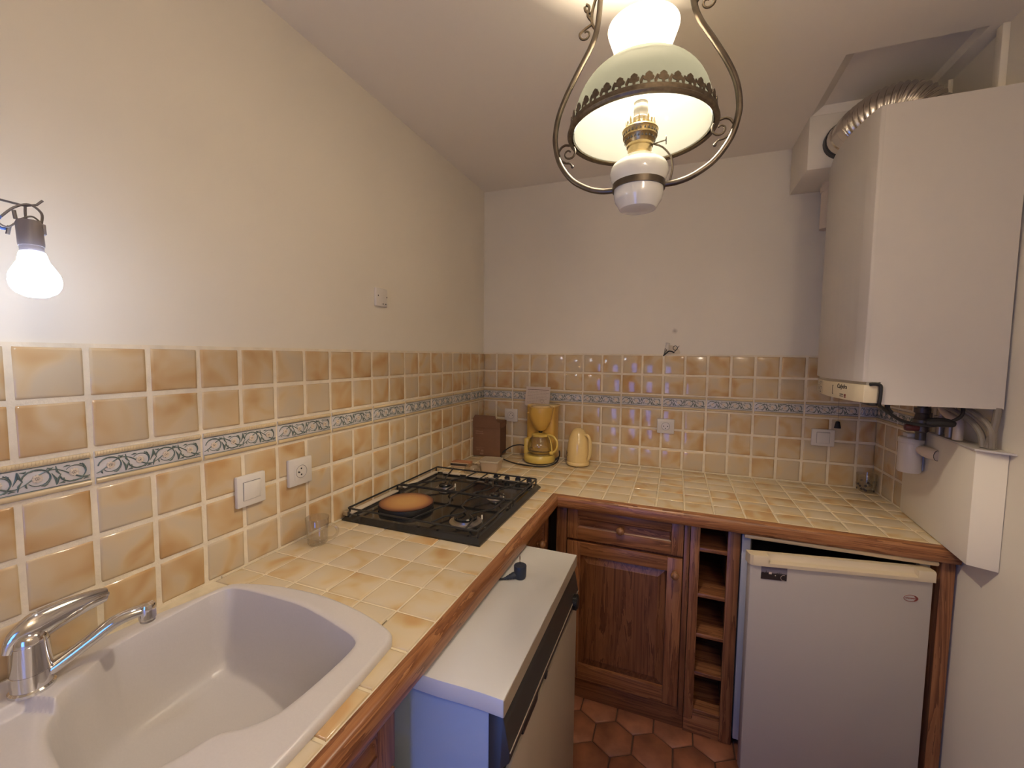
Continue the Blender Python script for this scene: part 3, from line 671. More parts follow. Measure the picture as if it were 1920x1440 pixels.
c = MB(); c.box(1.302, 1.344, FY_-0.018, FY_+0.004, 0.0, 0.850, 0.002); build('stile', c, M['frame_z'], rack)
for x in (1.185, 1.312):
    c = MB(); c.box(x, x+0.016, FY_+0.004, -0.03, 0.0, 0.850); build('side_panel', c, M['wood_z'], rack)
c = MB(); c.box(1.19, 1.325, -0.05, -0.03, 0.06, 0.85); build('back_panel', c, M['wood_z'], rack)
for z in (0.757, 0.575, 0.413, 0.256, 0.100):
    c = MB(); c.box(1.201, 1.312, FY_-0.012, -0.05, z-0.016, z, 0.003); build('shelf', c, M['frame_x'], rack)
c = MB(); c.box(1.173, 1.302, FY_-0.017, FY_+0.004, 0.0, 0.084, 0.0015); build('plinth', c, M['frame_x'], rack)
c = MB(); c.box(1.201, 1.312, FY_-0.012, FY_+0.004, 0.838, 0.851, 0.001); build('top_rail', c, M['frame_x'], rack)
ep = build('end_panel', MB().box(1.906, 1.942, -0.632, -0.02, 0.0, 0.851, 0.002), M['frame_z'])
tag(ep, 'upright pine end panel between the fridge and the right wall', 'panel')
cc = thing('corner_cabinet', 'stained pine corner cabinet behind the dishwasher under the hob', 'cabinet', (0.3, -0.8, 0))
c = MB(); c.box(0.02, 0.596, -1.015, -0.64, 0.085, 0.850); build('carcass', c, M['wood_z'], cc)
panel_door('drawer', cc, 'y', -1.005, -0.655, 0.665, 0.848, 0.596, 0.05, False, (0.607, -0.785, 0.742))
panel_door('door', cc, 'y', -1.005, -0.655, 0.092, 0.655, 0.596, 0.056, True)
c = MB(); c.box(0.02, 0.585, -1.015, -0.64, 0, 0.085); build('plinth', c, M['wood_y'], cc)
skc = thing('sink_cabinet', 'dark stained pine cabinet under the sink left of the dishwasher', 'cabinet', (0.3, -2.1, 0))
c = MB(); c.box(0.02, 0.596, -2.56, -1.70, 0.085, 0.690); build('carcass', c, M['wood_z'], skc)
panel_door('drawer', skc, 'y', -2.12, -1.705, 0.70, 0.848, 0.596, 0.05, False)
panel_door('drawer', skc, 'y', -2.55, -2.13, 0.70, 0.848, 0.596, 0.05, False)
for (a, b) in ((-2.12, -1.705), (-2.55, -2.13)): panel_door('door', skc, 'y', a, b, 0.092, 0.690, 0.596, 0.056, True)
c = MB(); c.box(0.02, 0.56, -2.56, -1.70, 0, 0.085); build('plinth', c, M['wood_y'], skc)

# ------------------------------------------------------------------ dishwasher pulled out from under the worktop
dw = thing('dishwasher', 'white dishwasher with dark control panel pulled out from under the worktop', 'dishwasher', (0.53, -1.34, 0))
DX, DY0, DY1, DZ = 0.818, -1.650, -1.026, 0.845
tp = MB()
pts = []
for k in range(13):
    t = k/12; pts.append((0.27+(DX-0.27)*t, DY0+0.0022*math.sin(t*8)+0.0008*math.sin(t*23)))
pts += [(DX, DY1), (0.27, DY1)]
tp.prism(pts, DZ-0.036, DZ, b=0.0012); build('worktop', tp, M['whitelam'], dw)
build('laminate_edge', MB().box(DX, DX+0.0012, DY0+0.002, DY1-0.001, DZ-0.035, DZ-0.002), M['dwdoor_shaded'], dw)
build('body', MB().box(0.27, DX-0.034, DY0+0.012, DY1-0.012, 0.02, DZ-0.036, 0.002), M['dwside_daylit'], dw)
cpn = MB()
cpn.prism([(DX-0.033, 0.30), (DX-0.033, DZ-0.040), (DX-0.004, DZ-0.040), (DX+0.001, DZ-0.060), (DX+0.010, 0.735), (DX+0.010, 0.715), (DX-0.004, 0.700), (DX-0.004, 0.30)], DY0+0.010, DY1-0.010, lambda a, b, h: (a, h, b), 0.0012)
cp_ = build('control_panel', cpn, M['dwpanel'], dw)
build('panel_ridge', MB().box(DX+0.008, DX+0.0118, DY0+0.012, DY1-0.012, 0.732, 0.7345, 0.0005), M['dwdoor_shaded'], cp_)
dd = MB(); dd.box(DX-0.003, DX+0.006, DY0+0.012, DY1-0.010, 0.10, 0.690, 0.002); build('door', dd, M['dwdoor_shaded'], dw)
hn = MB(); hn.box(DX-0.002, DX+0.0105, -1.56, -1.46, 0.700, 0.722, 0.003); build('handle_recess', hn, M['black'], cp_)
hn = MB(); hn.box(DX+0.004, DX+0.0113, -1.40, -1.385, 0.703, 0.716, 0.001); build('button', hn, M['black'], cp_)
T = frame((0, 1, 0), (0, 0, 1), (1, 0, 0), Vector((DX+0.006, -1.095, 0.728))-org(dw))
kn = MB(); kn.lathe([(0.0, 0), (0.022, 0), (0.022, 0.014), (0.019, 0.017), (0, 0.017)], n=28, T=T)
for k in range(28):
    a = 2*PI*k/28; kn.box(-0.0012, 0.0012, 0.0212, 0.0232, 0.001, 0.014, T=T@Matrix.Rotation(a, 4, 'Z'))
build('programme_knob', kn, M['black'], cp_, local=True)
build('plinth', MB().box(0.30, DX-0.05, DY0+0.02, DY1-0.02, 0.0, 0.10), M['dwpanel'], dw)
# plug lying on the dishwasher
pg = thing('mains_plug', 'dark angled mains plug with one pin upward on the dishwasher top', 'plug', (0.695, -1.235, DZ))
b = MB(); b.lathe([(0.0, 0.001), (0.0155, 0.001), (0.0175, 0.006), (0.0180, 0.016), (0.0185, 0.036), (0.0175, 0.038), (0, 0.038)], (0.697, -1.228, DZ), 24)
b.tube(smooth([(0.697, -1.228, DZ+0.011), (0.682, -1.239, DZ+0.0095), (0.670, -1.249, DZ+0.0065), (0.659, -1.258, DZ+0.0040)], 4), [0.0105]*3+[0.0095]*3+[0.0078]*2+[0.0060]*2+[0.0042, 0.0038, 0.0034], 12)
build('plug_body', b, M['navy'], pg, angle=50)
build('pin', MB().lathe([(0.0024, 0.037), (0.0024, 0.060), (0.0015, 0.063), (0, 0.063)], (0.694, -1.222, DZ), 10), M['chrome'], pg)
build('plug_cable', MB().tube(smooth([(0.661, -1.2565, DZ+0.0040), (0.60, -1.29, DZ+0.0036), (0.52, -1.31, DZ+0.004), (0.40, -1.25, DZ+0.004)], 5), 0.0030, 8), M['black'], pg)

# ------------------------------------------------------------------ fridge
fr = thing('fridge', 'small white under-counter fridge with door ajar below the worktop', 'fridge', (1.62, -0.35, 0))
FX0, FX1, FYF = 1.350, 1.893, -0.604
b = MB(); b.box(FX0, FX0+0.028, FYF, -0.06, 0.025, 0.8335, 0.002); b.box(FX1-0.028, FX1, FYF, -0.06, 0.025, 0.8335, 0.002); b.box(FX0+0.02, FX1-0.02, FYF, -0.06, 0.8265, 0.8335, 0.001); b.box(FX0+0.02, FX1-0.02, FYF, -0.06, 0.025, 0.08, 0.002); b.box(FX0+0.02, FX1-0.02, -0.09, -0.06, 0.08, 0.82)
build('body', b, M['fridgebody'], fr)
b = MB(); b.box(FX0+0.028, FX0+0.034, FYF+0.02, -0.1, 0.08, 0.826); b.box(FX1-0.034, FX1-0.028, FYF+0.02, -0.1, 0.08, 0.826); b.box(FX0+0.03, FX1-0.03, FYF+0.02, -0.1, 0.819, 0.826); b.box(FX0+0.03, FX1-0.03, -0.1, -0.092, 0.08, 0.81); b.box(FX0+0.034, FX1-0.034, FYF+0.02, -0.1, 0.70, 0.704); build('liner', b, M['liner'], fr)
build('top', MB().box(FX0+0.001, FX1+0.006, FYF-0.038, -0.05, 0.8340, 0.8495, 0.006), M['fridgetop'], fr)
for x in (FX0+0.05, FX1-0.05): build('foot', MB().lathe([(0.0, 0), (0.018, 0), (0.018, 0.02), (0.012, 0.026), (0, 0.026)], (x, -0.60, 0), 14), M['black'], fr)
HPX, HPY = 1.874, -0.608
TD = Matrix.Translation(Vector((HPX, HPY, -0.0055))-org(fr))@Matrix.Rotation(math.radians(10.2), 4, 'Z')
b = MB(); b.box(-0.534, 0, -0.046, -0.012, 0.035, 0.796, 0.006, TD); dr = build('door', b, M['fridge'], fr, local=True)
ORG[dr.name] = org(fr)
b = MB(); b.box(-0.524, -0.01, -0.0115, 0, 0.045, 0.80, 0.002, TD); build('gasket', b, M['liner'], dr, local=True)
b = MB(); pr = [(-0.052, 0.793), (-0.052, 0.804), (-0.049, 0.8065), (-0.036, 0.8095), (-0.031, 0.8155), (-0.029, 0.829), (-0.012, 0.829), (-0.012, 0.793)]
b.prism(pr, -0.480, -0.045, lambda a, c_, h: (h, a, c_), T=TD)
ef = [(-0.052, 0.793), (-0.052, 0.822), (-0.049, 0.8275), (-0.043, 0.829), (-0.012, 0.829), (-0.012, 0.793)]
b.prism(ef, -0.046, 0.001, lambda a, c_, h: (h, a, c_), T=TD); b.prism(ef, -0.527, -0.479, lambda a, c_, h: (h, a, c_), T=TD)
b.prism([(-0.527, -0.012), (-0.5385, -0.012), (-0.5385, -0.036), (-0.535, -0.046), (-0.527, -0.052)], 0.793, 0.829, T=TD)
build('handle', b, M['handle'], dr, local=True)
bd = MB(); bd.lathe([(0.0, 0), (0.021, 0), (0.021, 0.001), (0.019, 0.0012), (0, 0.0012)], n=32, sy=0.55, T=TD@frame((1, 0, 0), (0, 0, 1), (0, -1, 0), (-0.060, -0.046, 0.733)))
bo = build('badge', bd, M['fridge'], dr, local=True)
bd = MB(); Tb = TD@frame((1, 0, 0), (0, 0, 1), (0, -1, 0), (-0.060, -0.0473, 0.733))
bd.tube([(0.0195*math.cos(a), 0.0105*math.sin(a), 0) for a in [2*PI*k/32 for k in range(32)]], 0.0009, 4, closed=True, T=Tb)
bd.prism([(0.006, 0.0105), (0.0105, 0.009), (0.020, 0.001), (0.020, -0.001), (0.0105, -0.009), (0.006, -0.0105), (0.0145, 0)], 0, 0.0006, T=Tb)
for k in range(8): bd.box(-0.0150+k*0.0036, -0.0150+k*0.0036+0.0024, -0.0018+(k % 2)*0.0006, 0.0018, 0, 0.0005, T=Tb)
build('badge_print', bd, M['redprint'], bo, local=True)

# picture magnet on the fridge door
mg = thing('picture_magnet', 'small rectangular photo magnet of dark trees under blue sky on fridge door', 'magnet', (0, 0, 0))
TMg = Matrix.Translation((HPX, HPY, 0))@Matrix.Rotation(math.radians(10.2), 4, 'Z')@frame((1, 0, 0), (0, 0, 1), (0, -1, 0), (-0.4600, -0.0465, 0.7640))@Matrix.Rotation(-0.012, 4, 'Z')
def magnet_mat():
    x = NT('magnet_photo'); tc = x.n('ShaderNodeTexCoord'); sp = x.n('ShaderNodeSeparateXYZ'); x.l(tc.outputs['Object'], sp.inputs[0])
    no = x.n('ShaderNodeTexNoise', i_Scale=140.0, i_Detail=4.0); x.l(tc.outputs['Object'], no.inputs['Vector'])
    ad = x.n('ShaderNodeMath', operation='MULTIPLY_ADD'); x.l(no.outputs[0], ad.inputs[0]); ad.inputs[1].default_value = -0.010; x.l(sp.outputs[1], ad.inputs[2])
    mr = x.n('ShaderNodeMapRange'); x.l(ad.outputs[0], mr.inputs[0]); mr.inputs[1].default_value = -0.025; mr.inputs[2].default_value = 0.017
    x.l(x.ramp(mr.outputs[0], [(0.0, (0.02, 0.012, 0.012)), (0.48, (0.018, 0.014, 0.014)), (0.54, (0.20, 0.17, 0.19)), (0.75, (0.16, 0.15, 0.19)), (1.0, (0.12, 0.09, 0.11))]), x.b.inputs['Base Color']); x.b.inputs['Roughness'].default_value = 0.3
    return x.m
mo_ = inst('photo_card', MB().box(-0.0395, 0.0395, -0.022, 0.022, 0, 0.0015).mesh('photo_card', magnet_mat()), mg, TMg)
b = MB(); b.box(-0.016, -0.007, -0.003, 0.004, 0.0015, 0.0018); b.box(0.003, 0.006, -0.008, -0.005, 0.0015, 0.0018); inst('photo_houses', b.mesh('photo_houses', M['paper']), mg, TMg)
b = MB(); b.tube([(0.030+0.009*math.cos(a), -0.012+0.009*math.sin(a), 0.0017) for a in [PI*0.4+PI*1.2*k/14 for k in range(15)]], 0.0008, 4); inst('photo_emblem', b.mesh('photo_emblem', M['paperprint']), mg, TMg)
b = MB()
for x_, h_ in ((-0.024, 0.012), (0.012, 0.008), (0.017, 0.010), (0.021, 0.007)): b.prism([(x_-0.0018, -0.004), (x_+0.0018, -0.004), (x_, h_)], 0.0015, 0.0017)
inst('photo_spires', b.mesh('photo_spires', M['print']), mg, TMg)

# ------------------------------------------------------------------ boiler on the right wall
bo = thing('boiler', 'white wall-hung gas boiler with bowed front beside the soffit', 'boiler', (1.79, -0.52, 1.354))
BX, BY0, BY1 = 1.625, -0.770, -0.268
fx = [(1.640, BY1)]+[(1.640-0.020*t-0.030*math.sin(PI*t), BY1+(BY0-BY1)*t) for t in [k/12 for k in range(1, 12)]]+[(BX, BY0)]
fx[0] = (1.655, BY1); fx[1] = (1.634, BY1-0.022)
b = MB(); b.prism(fx+[(1.640, BY0), (1.700, BY0+0.05), (1.700, BY1)], 1.420, 2.222, b=0.0025); cvr = build('front_cover', b, M['boiler'], bo, angle=40)
b = MB(); b.prism([(1.636, BY0-0.0002), (1.944, BY0-0.0002), (1.944, BY1), (1.72, BY1)], 1.4204, 2.2215); build('case', b, M['boiler'], bo, angle=20)
b = MB(); b.prism([(1.668, BY0-0.0002), (1.944, BY0-0.0002), (1.944, BY1), (1.72, BY1)], 1.354, 1.4204); build('case_skirt', b, M['boiler'], bo, angle=20)
cx_ = [(a+0.004, b_) for a, b_ in fx]
pb = MB(); pb.prism(cx_+[(1.662, BY0-0.0008), (1.69, BY0+0.03), (1.69, BY1)], 1.357, 1.411, b=0.002); cpb = build('control_panel', pb, M['boilerpanel'], bo, angle=40)
b = MB(); b.prism([(a+0.010, b_+0.004) for a, b_ in fx]+[(1.664, BY0+0.002), (1.664, BY1-0.004)], 1.410, 1.4205); build('shadow_gap', b, M['boilersilver'], bo)
def on_front(y, z, off=0.0006):
    for (a, b1), (c_, d1) in zip(cx_, cx_[1:]):
        if b1 >= y >= d1:
            t = (y-b1)/(d1-b1); x = a+(c_-a)*t; tg = Vector((c_-a, d1-b1, 0)).normalized(); nr = Vector((tg.y, -tg.x, 0))
            if nr.x > 0: nr = -nr
            return frame(tg, (0, 0, 1), nr, Vector((x, y, z))+nr*off-org(bo))
def fprint(name, lst, m):
    mb = MB()
    for (y, z, w, h) in lst: mb.box(-w/2, w/2, -h/2, h/2, 0, 0.0005, T=on_front(y, z))
    return build(name, mb, m, cpb, local=True)
text_mesh('Calydra', 0.021, on_front(-0.655, 1.3985, 0.0008), 'lettering', M['print'], cpb, shear=0.25)
fprint('symbol_marks', [(-0.585, 1.384, 0.002, 0.026), (-0.588, 1.3975, 0.006, 0.003), (-0.588, 1.370, 0.006, 0.003), (-0.655, 1.373, 0.022, 0.0028), (-0.655, 1.3668, 0.022, 0.0022)], M['print'])
fprint('red_emblem', [(-0.678, 1.372, 0.010, 0.006), (-0.678, 1.3655, 0.010, 0.004)], M['redprint'])
rr = random.Random(3); fprint('dial_marks', [(-0.33-rr.random()*0.13, 1.362+rr.random()*0.042, 0.004+rr.random()*0.016, 0.0015+rr.random()*0.005) for _ in range(26)]+[(-0.475, 1.365+k*0.006, 0.002, 0.002) for k in range(7)], M['boilersilver'])
fprint('dial_marks', [(-0.36-rr.random()*0.09, 1.364+rr.random()*0.040, 0.003+rr.random()*0.008, 0.0012+rr.random()*0.003) for _ in range(12)], M['print'])
b = MB(); b.box(1.645, 1.675, -0.765, -0.700, 1.349, 1.3565, 0.002); build('under_clip', b, M['black'], bo)
cab_pts = smooth([(1.640, -0.776, 1.4135), (1.655, -0.776, 1.4145), (1.666, -0.776, 1.411), (1.668, -0.776, 1.400), (1.668, -0.775, 1.375), (1.668, -0.772, 1.353), (1.683, -0.755, 1.342), (1.712, -0.735, 1.322), (1.743, -0.72, 1.304), (1.782, -0.72, 1.294), (1.826, -0.72, 1.294), (1.861, -0.72, 1.309), (1.882, -0.72, 1.328), (1.888, -0.71, 1.357)], 5)
build('black_cable', MB().tube(cab_pts, 0.0048, 8), M['rubber'], bo)
b = MB(); b.tube(smooth([(1.800, -0.72, 1.300), (1.822, -0.72, 1.304), (1.850, -0.72, 1.303), (1.868, -0.72, 1.300)], 4), [0.007, 0.010, 0.012, 0.013, 0.013, 0.014, 0.014, 0.014, 0.013, 0.012, 0.011, 0.010, 0.008], 10); build('cable_bundle', b, M['rubber'], bo)
b = MB(); b.tube(smooth([(1.700, -0.74, 1.356), (1.702, -0.735, 1.34), (1.712, -0.735, 1.326)], 4), 0.007, 8); build('cable_drop', b, M['rubber'], bo)
# valves and pipes under it
b = MB(); b.lathe([(0.018, 1.325), (0.022, 1.325), (0.022, 1.310), (0.017, 1.306), (0.020, 1.290), (0.024, 1.285), (0.024, 1.268), (0.018, 1.262), (0.018, 1.245), (0.014, 1.240), (0.014, 1.215)], (1.886, -0.50, 0), 14); b.lathe([(0.014, 1.325), (0.014, 1.357)], (1.886, -0.5, 0), 12)
vlv = build('gas_valve', b, M['gunmetal'], bo)
T = frame((0, 0, 1), (0, 1, 0), (-1, 0, 0), Vector((1.872, -0.515, 1.258))-org(bo))
b = MB(); b.lathe([(0, 0), (0.011, 0.0), (0.012, 0.012), (0.0125, 0.03), (0.010, 0.036), (0, 0.038)], n=16, T=T); build('valve_handle', b, M['redcap'], vlv, local=True)
for k, (x, y, r, m_, z0) in enumerate([(1.915, -0.545, 0.011, 'greypipe', 1.244), (1.915, -0.600, 0.011, 'greypipe', 1.244), (1.920, -0.450, 0.010, 'greypipe', 1.10)]):
    b = MB(); b.lathe([(r, z0), (r, 1.285), (r*1.5, 1.286), (r*1.5, 1.305), (r, 1.306), (r, 1.357)], (x, y, 0), 14); build('water_pipe', b, M[m_], bo)
b = MB(); b.tube(smooth([(1.913, -0.645, 1.244), (1.913, -0.645, 1.285), (1.913, -0.640, 1.302), (1.905, -0.620, 1.312), (1.90, -0.59, 1.330), (1.90, -0.57, 1.357)], 5), 0.0125, 12); build('water_pipe', b, M['pvc2'], bo)
for pts in ([(1.88, -0.60, 1.357), (1.888, -0.665, 1.337), (1.905, -0.715, 1.312), (1.914, -0.745, 1.280), (1.916, -0.756, 1.243)], [(1.90, -0.66, 1.357), (1.91, -0.72, 1.335), (1.922, -0.765, 1.30), (1.926, -0.770, 1.243)], [(1.935, -0.765, 1.357), (1.930, -0.768, 1.31), (1.921, -0.764, 1.243)]):
    b = MB(); b.tube(smooth(pts, 6), 0.0085, 10); build('hose', b, M['hose'], bo)
# flue
fl = MB(); fp = smooth([(1.672, -0.275, 2.335), (1.675, -0.325, 2.335), (1.695, -0.40, 2.348), (1.735, -0.465, 2.355), (1.785, -0.500, 2.345), (1.825, -0.515, 2.31), (1.840, -0.52, 2.26), (1.843, -0.52, 2.222)], 34)
fr_ = []
for i in range(len(fp)): fr_.append(0.060+(0.0032*math.sin(i*2*PI/7) if i > 62 else (0.003 if i % 26 < 12 else 0.0)))
fl.tube(fp, fr_, 24); flue = thing('flue_pipe', 'ribbed aluminium flue pipe curving from soffit onto the boiler top', 'pipe', (1.843, -0.52, 2.222))
build('duct', fl, M['alu'], flue, angle=60)
for i in ():
    pass
b = MB(); b.lathe([(0.060, 0), (0.064, 0), (0.064, 0.034), (0.060, 0.036)], n=28, caps=False, T=frame((1, 0, 0), (0, 0, 1), (0, -1, 0), Vector((1.672, -0.2805, 2.335))-org(flue))); build('collar', b, M['black'], flue, local=True)
b = MB(); b.tube([(fp[26].x+0.063*math.cos(a), fp[26].y, fp[26].z+0.063*math.sin(a)) for a in [2*PI*k/28 for k in range(28)]], 0.0028, 6, closed=True); build('clamp', b, M['black'], flue)
pc = MB(); pc.lathe([(0.0, 2.05), (0.032, 2.05), (0.032, 2.205), (0.036, 2.206), (0.036, 2.228), (0.032, 2.230), (0.032, 2.245), (0, 2.245)], (1.690, -0.105, 0), 24)
tag(build('vent_pipe', pc, M['pvc2']), 'short cream pipe end hanging from soffit behind the boiler', 'pipe')
# sheet metal casing below the boiler
cs = thing('pipe_casing', 'cream sheet metal pipe casing on the right wall below the boiler', 'casing', (1.92, -0.52, 0.903))
b = MB(); b.prism([(1.931, -0.290), (1.893, -0.772), (1.9485, -0.800), (1.9485, -0.290)], 0.903, 1.236, b=0.0015); build('shell', b, M['paint'], cs)
b = MB(); b.prism([(1.916, -0.470), (1.886, -0.780), (1.9485, -0.826), (1.9485, -0.470)], 1.2362, 1.2412); build('top_plate', b, M['boiler'], cs)
# white trap
tp_ = thing('condensate_trap', 'white plastic cylindrical trap with side outlet beside the pipe casing', 'trap', (1.878, -0.455, 1.09))
b = MB(); b.lathe([(0.0, 1.092), (0.030, 1.092), (0.033, 1.097), (0.033, 1.196), (0.0345, 1.198), (0.0345, 1.212), (0.031, 1.216), (0, 1.216)], (1.880, -0.455, 0), 28); build('trap_body', b, M['trap'], tp_)
b = MB(); b.tube(smooth([(1.895, -0.478, 1.178), (1.898, -0.50, 1.178), (1.900, -0.52, 1.177)], 4), 0.0155, 16); ou = build('outlet', b, M['pvc2'], tp_)
b = MB(); b.tube([(1.898, -0.508, 1.1775), (1.900, -0.525, 1.177), (1.906, -0.552, 1.175), (1.910, -0.560, 1.174)], [0.0185, 0.0190, 0.0185, 0.016], 18); build('outlet_nut', b, M['pvc2'], ou)
b = MB(); b.tube([(1.908+0.017*math.cos(a)*0.75, -0.560+0.006*math.cos(a), 1.1745+0.017*math.sin(a)) for a in [2*PI*k/24 for k in range(24)]], 0.0009, 5, closed=True); build('seal_ring', b, M['print'], ou)
b = MB(); b.box(1.862, 1.902, -0.472, -0.440, 1.2155, 1.232, 0.003); build('trap_cap', b, M['trap'], tp_)

# ------------------------------------------------------------------ switches and sockets
def plate(name, label, cat, T, rocker=False, socket=False, w=0.084, h=0.086, group=None):
    o = thing(name, label, cat, group=group); o.matrix_world = T; ORG[o.name] = Vector((0, 0, 0))
    b = MB(); b.box(-w/2, w/2, -h/2, h/2, 0, 0.012, 0.0035); build('cover_plate', b, M['switch'], o, local=True)
    if rocker:
        b = MB(); b.box(-0.0255, 0.0255, -0.0255, 0.0255, 0.008, 0.0123); build('rocker_gap', b, M['greywire'], o, local=True)
        b = MB(); b.box(-0.0245, 0.0245, -0.0245, 0.0245, 0.009, 0.0150, 0.0012, Matrix.Rotation(0.035, 4, 'X')); build('rocker', b, M['switch'], o, local=True)
    if socket:
        Z = 0.003
        b = MB(); b.box(-0.024, 0.024, -0.024, 0.024, 0.008, 0.0105+Z, 0.0008); cm = build('socket_insert', b, M['switch'], o, local=True)
        b = MB(); b.lathe([(0.0212, 0.0104), (0.0212, 0.0112), (0.0200, 0.0112), (0.0195, 0.0107), (0, 0.0107)], n=32); [setattr(v_, 'z', v_.z+Z) for v_ in b.v]; build('well', b, M['greypipe'] if False else M['switch'], cm, local=True)
        b = MB(); b.tube([(0.0198*math.cos(a), 0.0198*math.sin(a), 0.0112) for a in [2*PI*k/32 for k in range(32)]], 0.0006, 4, closed=True); [setattr(v_, 'z', v_.z+Z) for v_ in b.v]; build('rim', b, M['greywire'], cm, local=True)
        for (x, y) in ((-0.0095, 0), (0.0095, 0)):
            b = MB(); b.lathe([(0.0027, 0.0106), (0.0027, 0.0113), (0, 0.0113)], (x, y, 0), 10); [setattr(v_, 'z', v_.z+Z) for v_ in b.v]; build('pin_hole', b, M['socketdark'], cm, local=True)
        b = MB(); b.lathe([(0.0024, 0.0106), (0.0024, 0.013), (0.0018, 0.016), (0, 0.0165)], (0, 0.0105, 0), 10); [setattr(v_, 'z', v_.z+Z) for v_ in b.v]; build('earth_pin', b, M['gunmetal'], cm, local=True)
    return o
LW = lambda y, z, r=0: frame((0, -1, 0), (0, 0, 1), (1, 0, 0), (0.0095, y, z))@Matrix.Rotation(r, 4, 'Z')
BW = lambda x, z, r=0: frame((1, 0, 0), (0, 0, 1), (0, -1, 0), (x, -0.0095, z))@Matrix.Rotation(r, 4, 'Z')
LWm = lambda y, z: frame((0, 1, 0), (0, 0, 1), (1, 0, 0), (0.0095, y, z))
plate('light_switch', 'square white rocker switch on the left wall tiles left of a socket', 'switch', LWm(-1.538, 1.112), rocker=True, group='white rocker light switches')
plate('wall_socket', 'white round socket on left wall tiles above the glass mug', 'socket', LWm(-1.375, 1.121)@Matrix.Rotation(PI/2, 4, 'Z'), socket=True, group='white wall sockets')
plate('wall_socket', 'white socket on back wall tiles between cardboard box and coffee maker', 'socket', BW(0.192, 1.132), socket=True, w=0.082, h=0.076, group='white wall sockets')
plate('wall_socket', 'white socket on back wall tiles right of the pale yellow jug', 'socket', BW(1.058, 1.128, PI), socket=True, w=0.084, h=0.076, group='white wall sockets')
plate('light_switch', 'white rocker switch on back wall tiles below the boiler', 'switch', BW(1.743, 1.124), rocker=True, w=0.090, h=0.078, group='white rocker light switches')
bp_ = thing('blank_wall_plate', 'cream blank plate with screw holes high on the left wall', 'plate'); bp_.matrix_world = frame((0, 1, 0), (0, 0, 1), (1, 0, 0), (0.0, -0.966, 1.708)); ORG[bp_.name] = Vector((0, 0, 0))
b = MB(); b.box(-0.034, 0.034, -0.034, 0.036, 0, 0.012, 0.003); build('cover_plate', b, M['switch'], bp_, local=True)
for (x, y) in ((-0.023, 0.006), (0.006, -0.024), (0.022, -0.024), (0.029, 0.004)):
    b = MB(); b.lathe([(0.0027, 0.0115), (0.0027, 0.0124), (0, 0.0124)], (x, y, 0), 10); build('screw_hole', b, M['socketdark'], bp_, local=True)
# bundle of cut wires
wb = thing('cut_wires', 'cut black wires with white connector sticking out of the back wall', 'wires', (1.06, 0, 1.51))
b = MB(); b.prism(sc2([(1.050, 1.503), (1.047, 1.530), (1.060, 1.548), (1.085, 1.545), (1.108, 1.528), (1.114, 1.505), (1.080, 1.503), (1.050, 1.503)], 3)[:-1], -0.0035, 0, lambda a, c_, h: (a, h, c_)); build('plaster_patch', b, M['handle'], wb)
b = MB(); b.tube([(1.053, -0.008, 1.524), (1.052, -0.016, 1.538), (1.055, -0.022, 1.560)], [0.006, 0.008, 0.0095], 12); build('connector', b, M['switch'], wb)
for pts, r in (([(1.034, -0.020, 1.494), (1.046, -0.018, 1.505), (1.060, -0.014, 1.518), (1.076, -0.010, 1.516), (1.085, -0.004, 1.511)], 0.0032), ([(1.036, -0.020, 1.496), (1.040, -0.020, 1.515), (1.042, -0.018, 1.533)], 0.0016), ([(1.040, -0.020, 1.500), (1.047, -0.018, 1.520), (1.050, -0.016, 1.528)], 0.0014), ([(1.086, -0.006, 1.512), (1.094, -0.014, 1.524), (1.104, -0.018, 1.538), (1.109, -0.018, 1.546)], 0.0013)):
    build('wire', MB().tube(smooth(pts, 4), r, 6), M['rubber'], wb)
b = MB(); b.tube([(1.0905+0.0105*math.cos(a), -0.014, 1.5345+0.0110*math.sin(a)) for a in [2*PI*k/20 for k in range(20)]], 0.0014, 6, closed=True); build('wire', b, M['rubber'], wb)
# pull cord
pc_ = thing('pull_cord', 'thin cord with small black pull hanging below the boiler', 'cord', (1.790, -0.045, 1.19))
build('cord', MB().tube([(1.788, -0.045, 1.207), (1.787, -0.045, 1.30), (1.786, -0.045, 1.42), (1.778, -0.045, 2.24)], 0.0007, 5), M['greywire'], pc_)
build('pull', MB().lathe([(0.0, 1.176), (0.0125, 1.176), (0.0125, 1.179), (0.0075, 1.206), (0, 1.208)], (1.788, -0.045, 0), 16), M['rubber'], pc_)

# ------------------------------------------------------------------ things on the worktop
# cardboard box
cbx = thing('cardboard_box', 'dark brown cardboard box with raised flap in the corner of the worktop', 'box', (0.088, -0.095, 0.9045), 0.10)
w, dp, h = 0.164, 0.118, 0.196
b = MB(); b.box(-w/2, w/2, -dp/2, dp/2, 0.0, h, 0.001); build('carton', b, M['card'], cbx, local=True)
b = MB(); b.prism([(-w/2, h-0.03), (w/2, h-0.03), (w/2, h+0.002), (w/2-0.020, h+0.010), (w/2-0.030, h+0.040), (-w/2+0.012, h+0.042), (-w/2, h+0.020)], -dp/2-0.0030, -dp/2-0.0002, lambda a, c_, hh: (a, hh, c_)); build('raised_flap', b, M['card'], cbx, local=True)
b = MB(); b.prism([(-dp/2, h+0.001), (dp/2, h+0.001), (dp/2, h-0.022), (dp/2-0.015, h-0.030), (-dp/2+0.022, h-0.032), (-dp/2+0.006, h-0.022)], w/2+0.0002, w/2+0.0026, lambda a, c_, hh: (hh, a, c_)); b.box(-w/2, w/2+0.0026, -dp/2, dp/2, h+0.0002, h+0.003); fl_ = build('lid', b, M['card'], cbx, local=True)
b = MB(); b.box(w/2-0.030, w/2-0.012, 0.018, 0.023, h+0.003, h+0.0036); build('slot', b, M['print'], fl_, local=True)
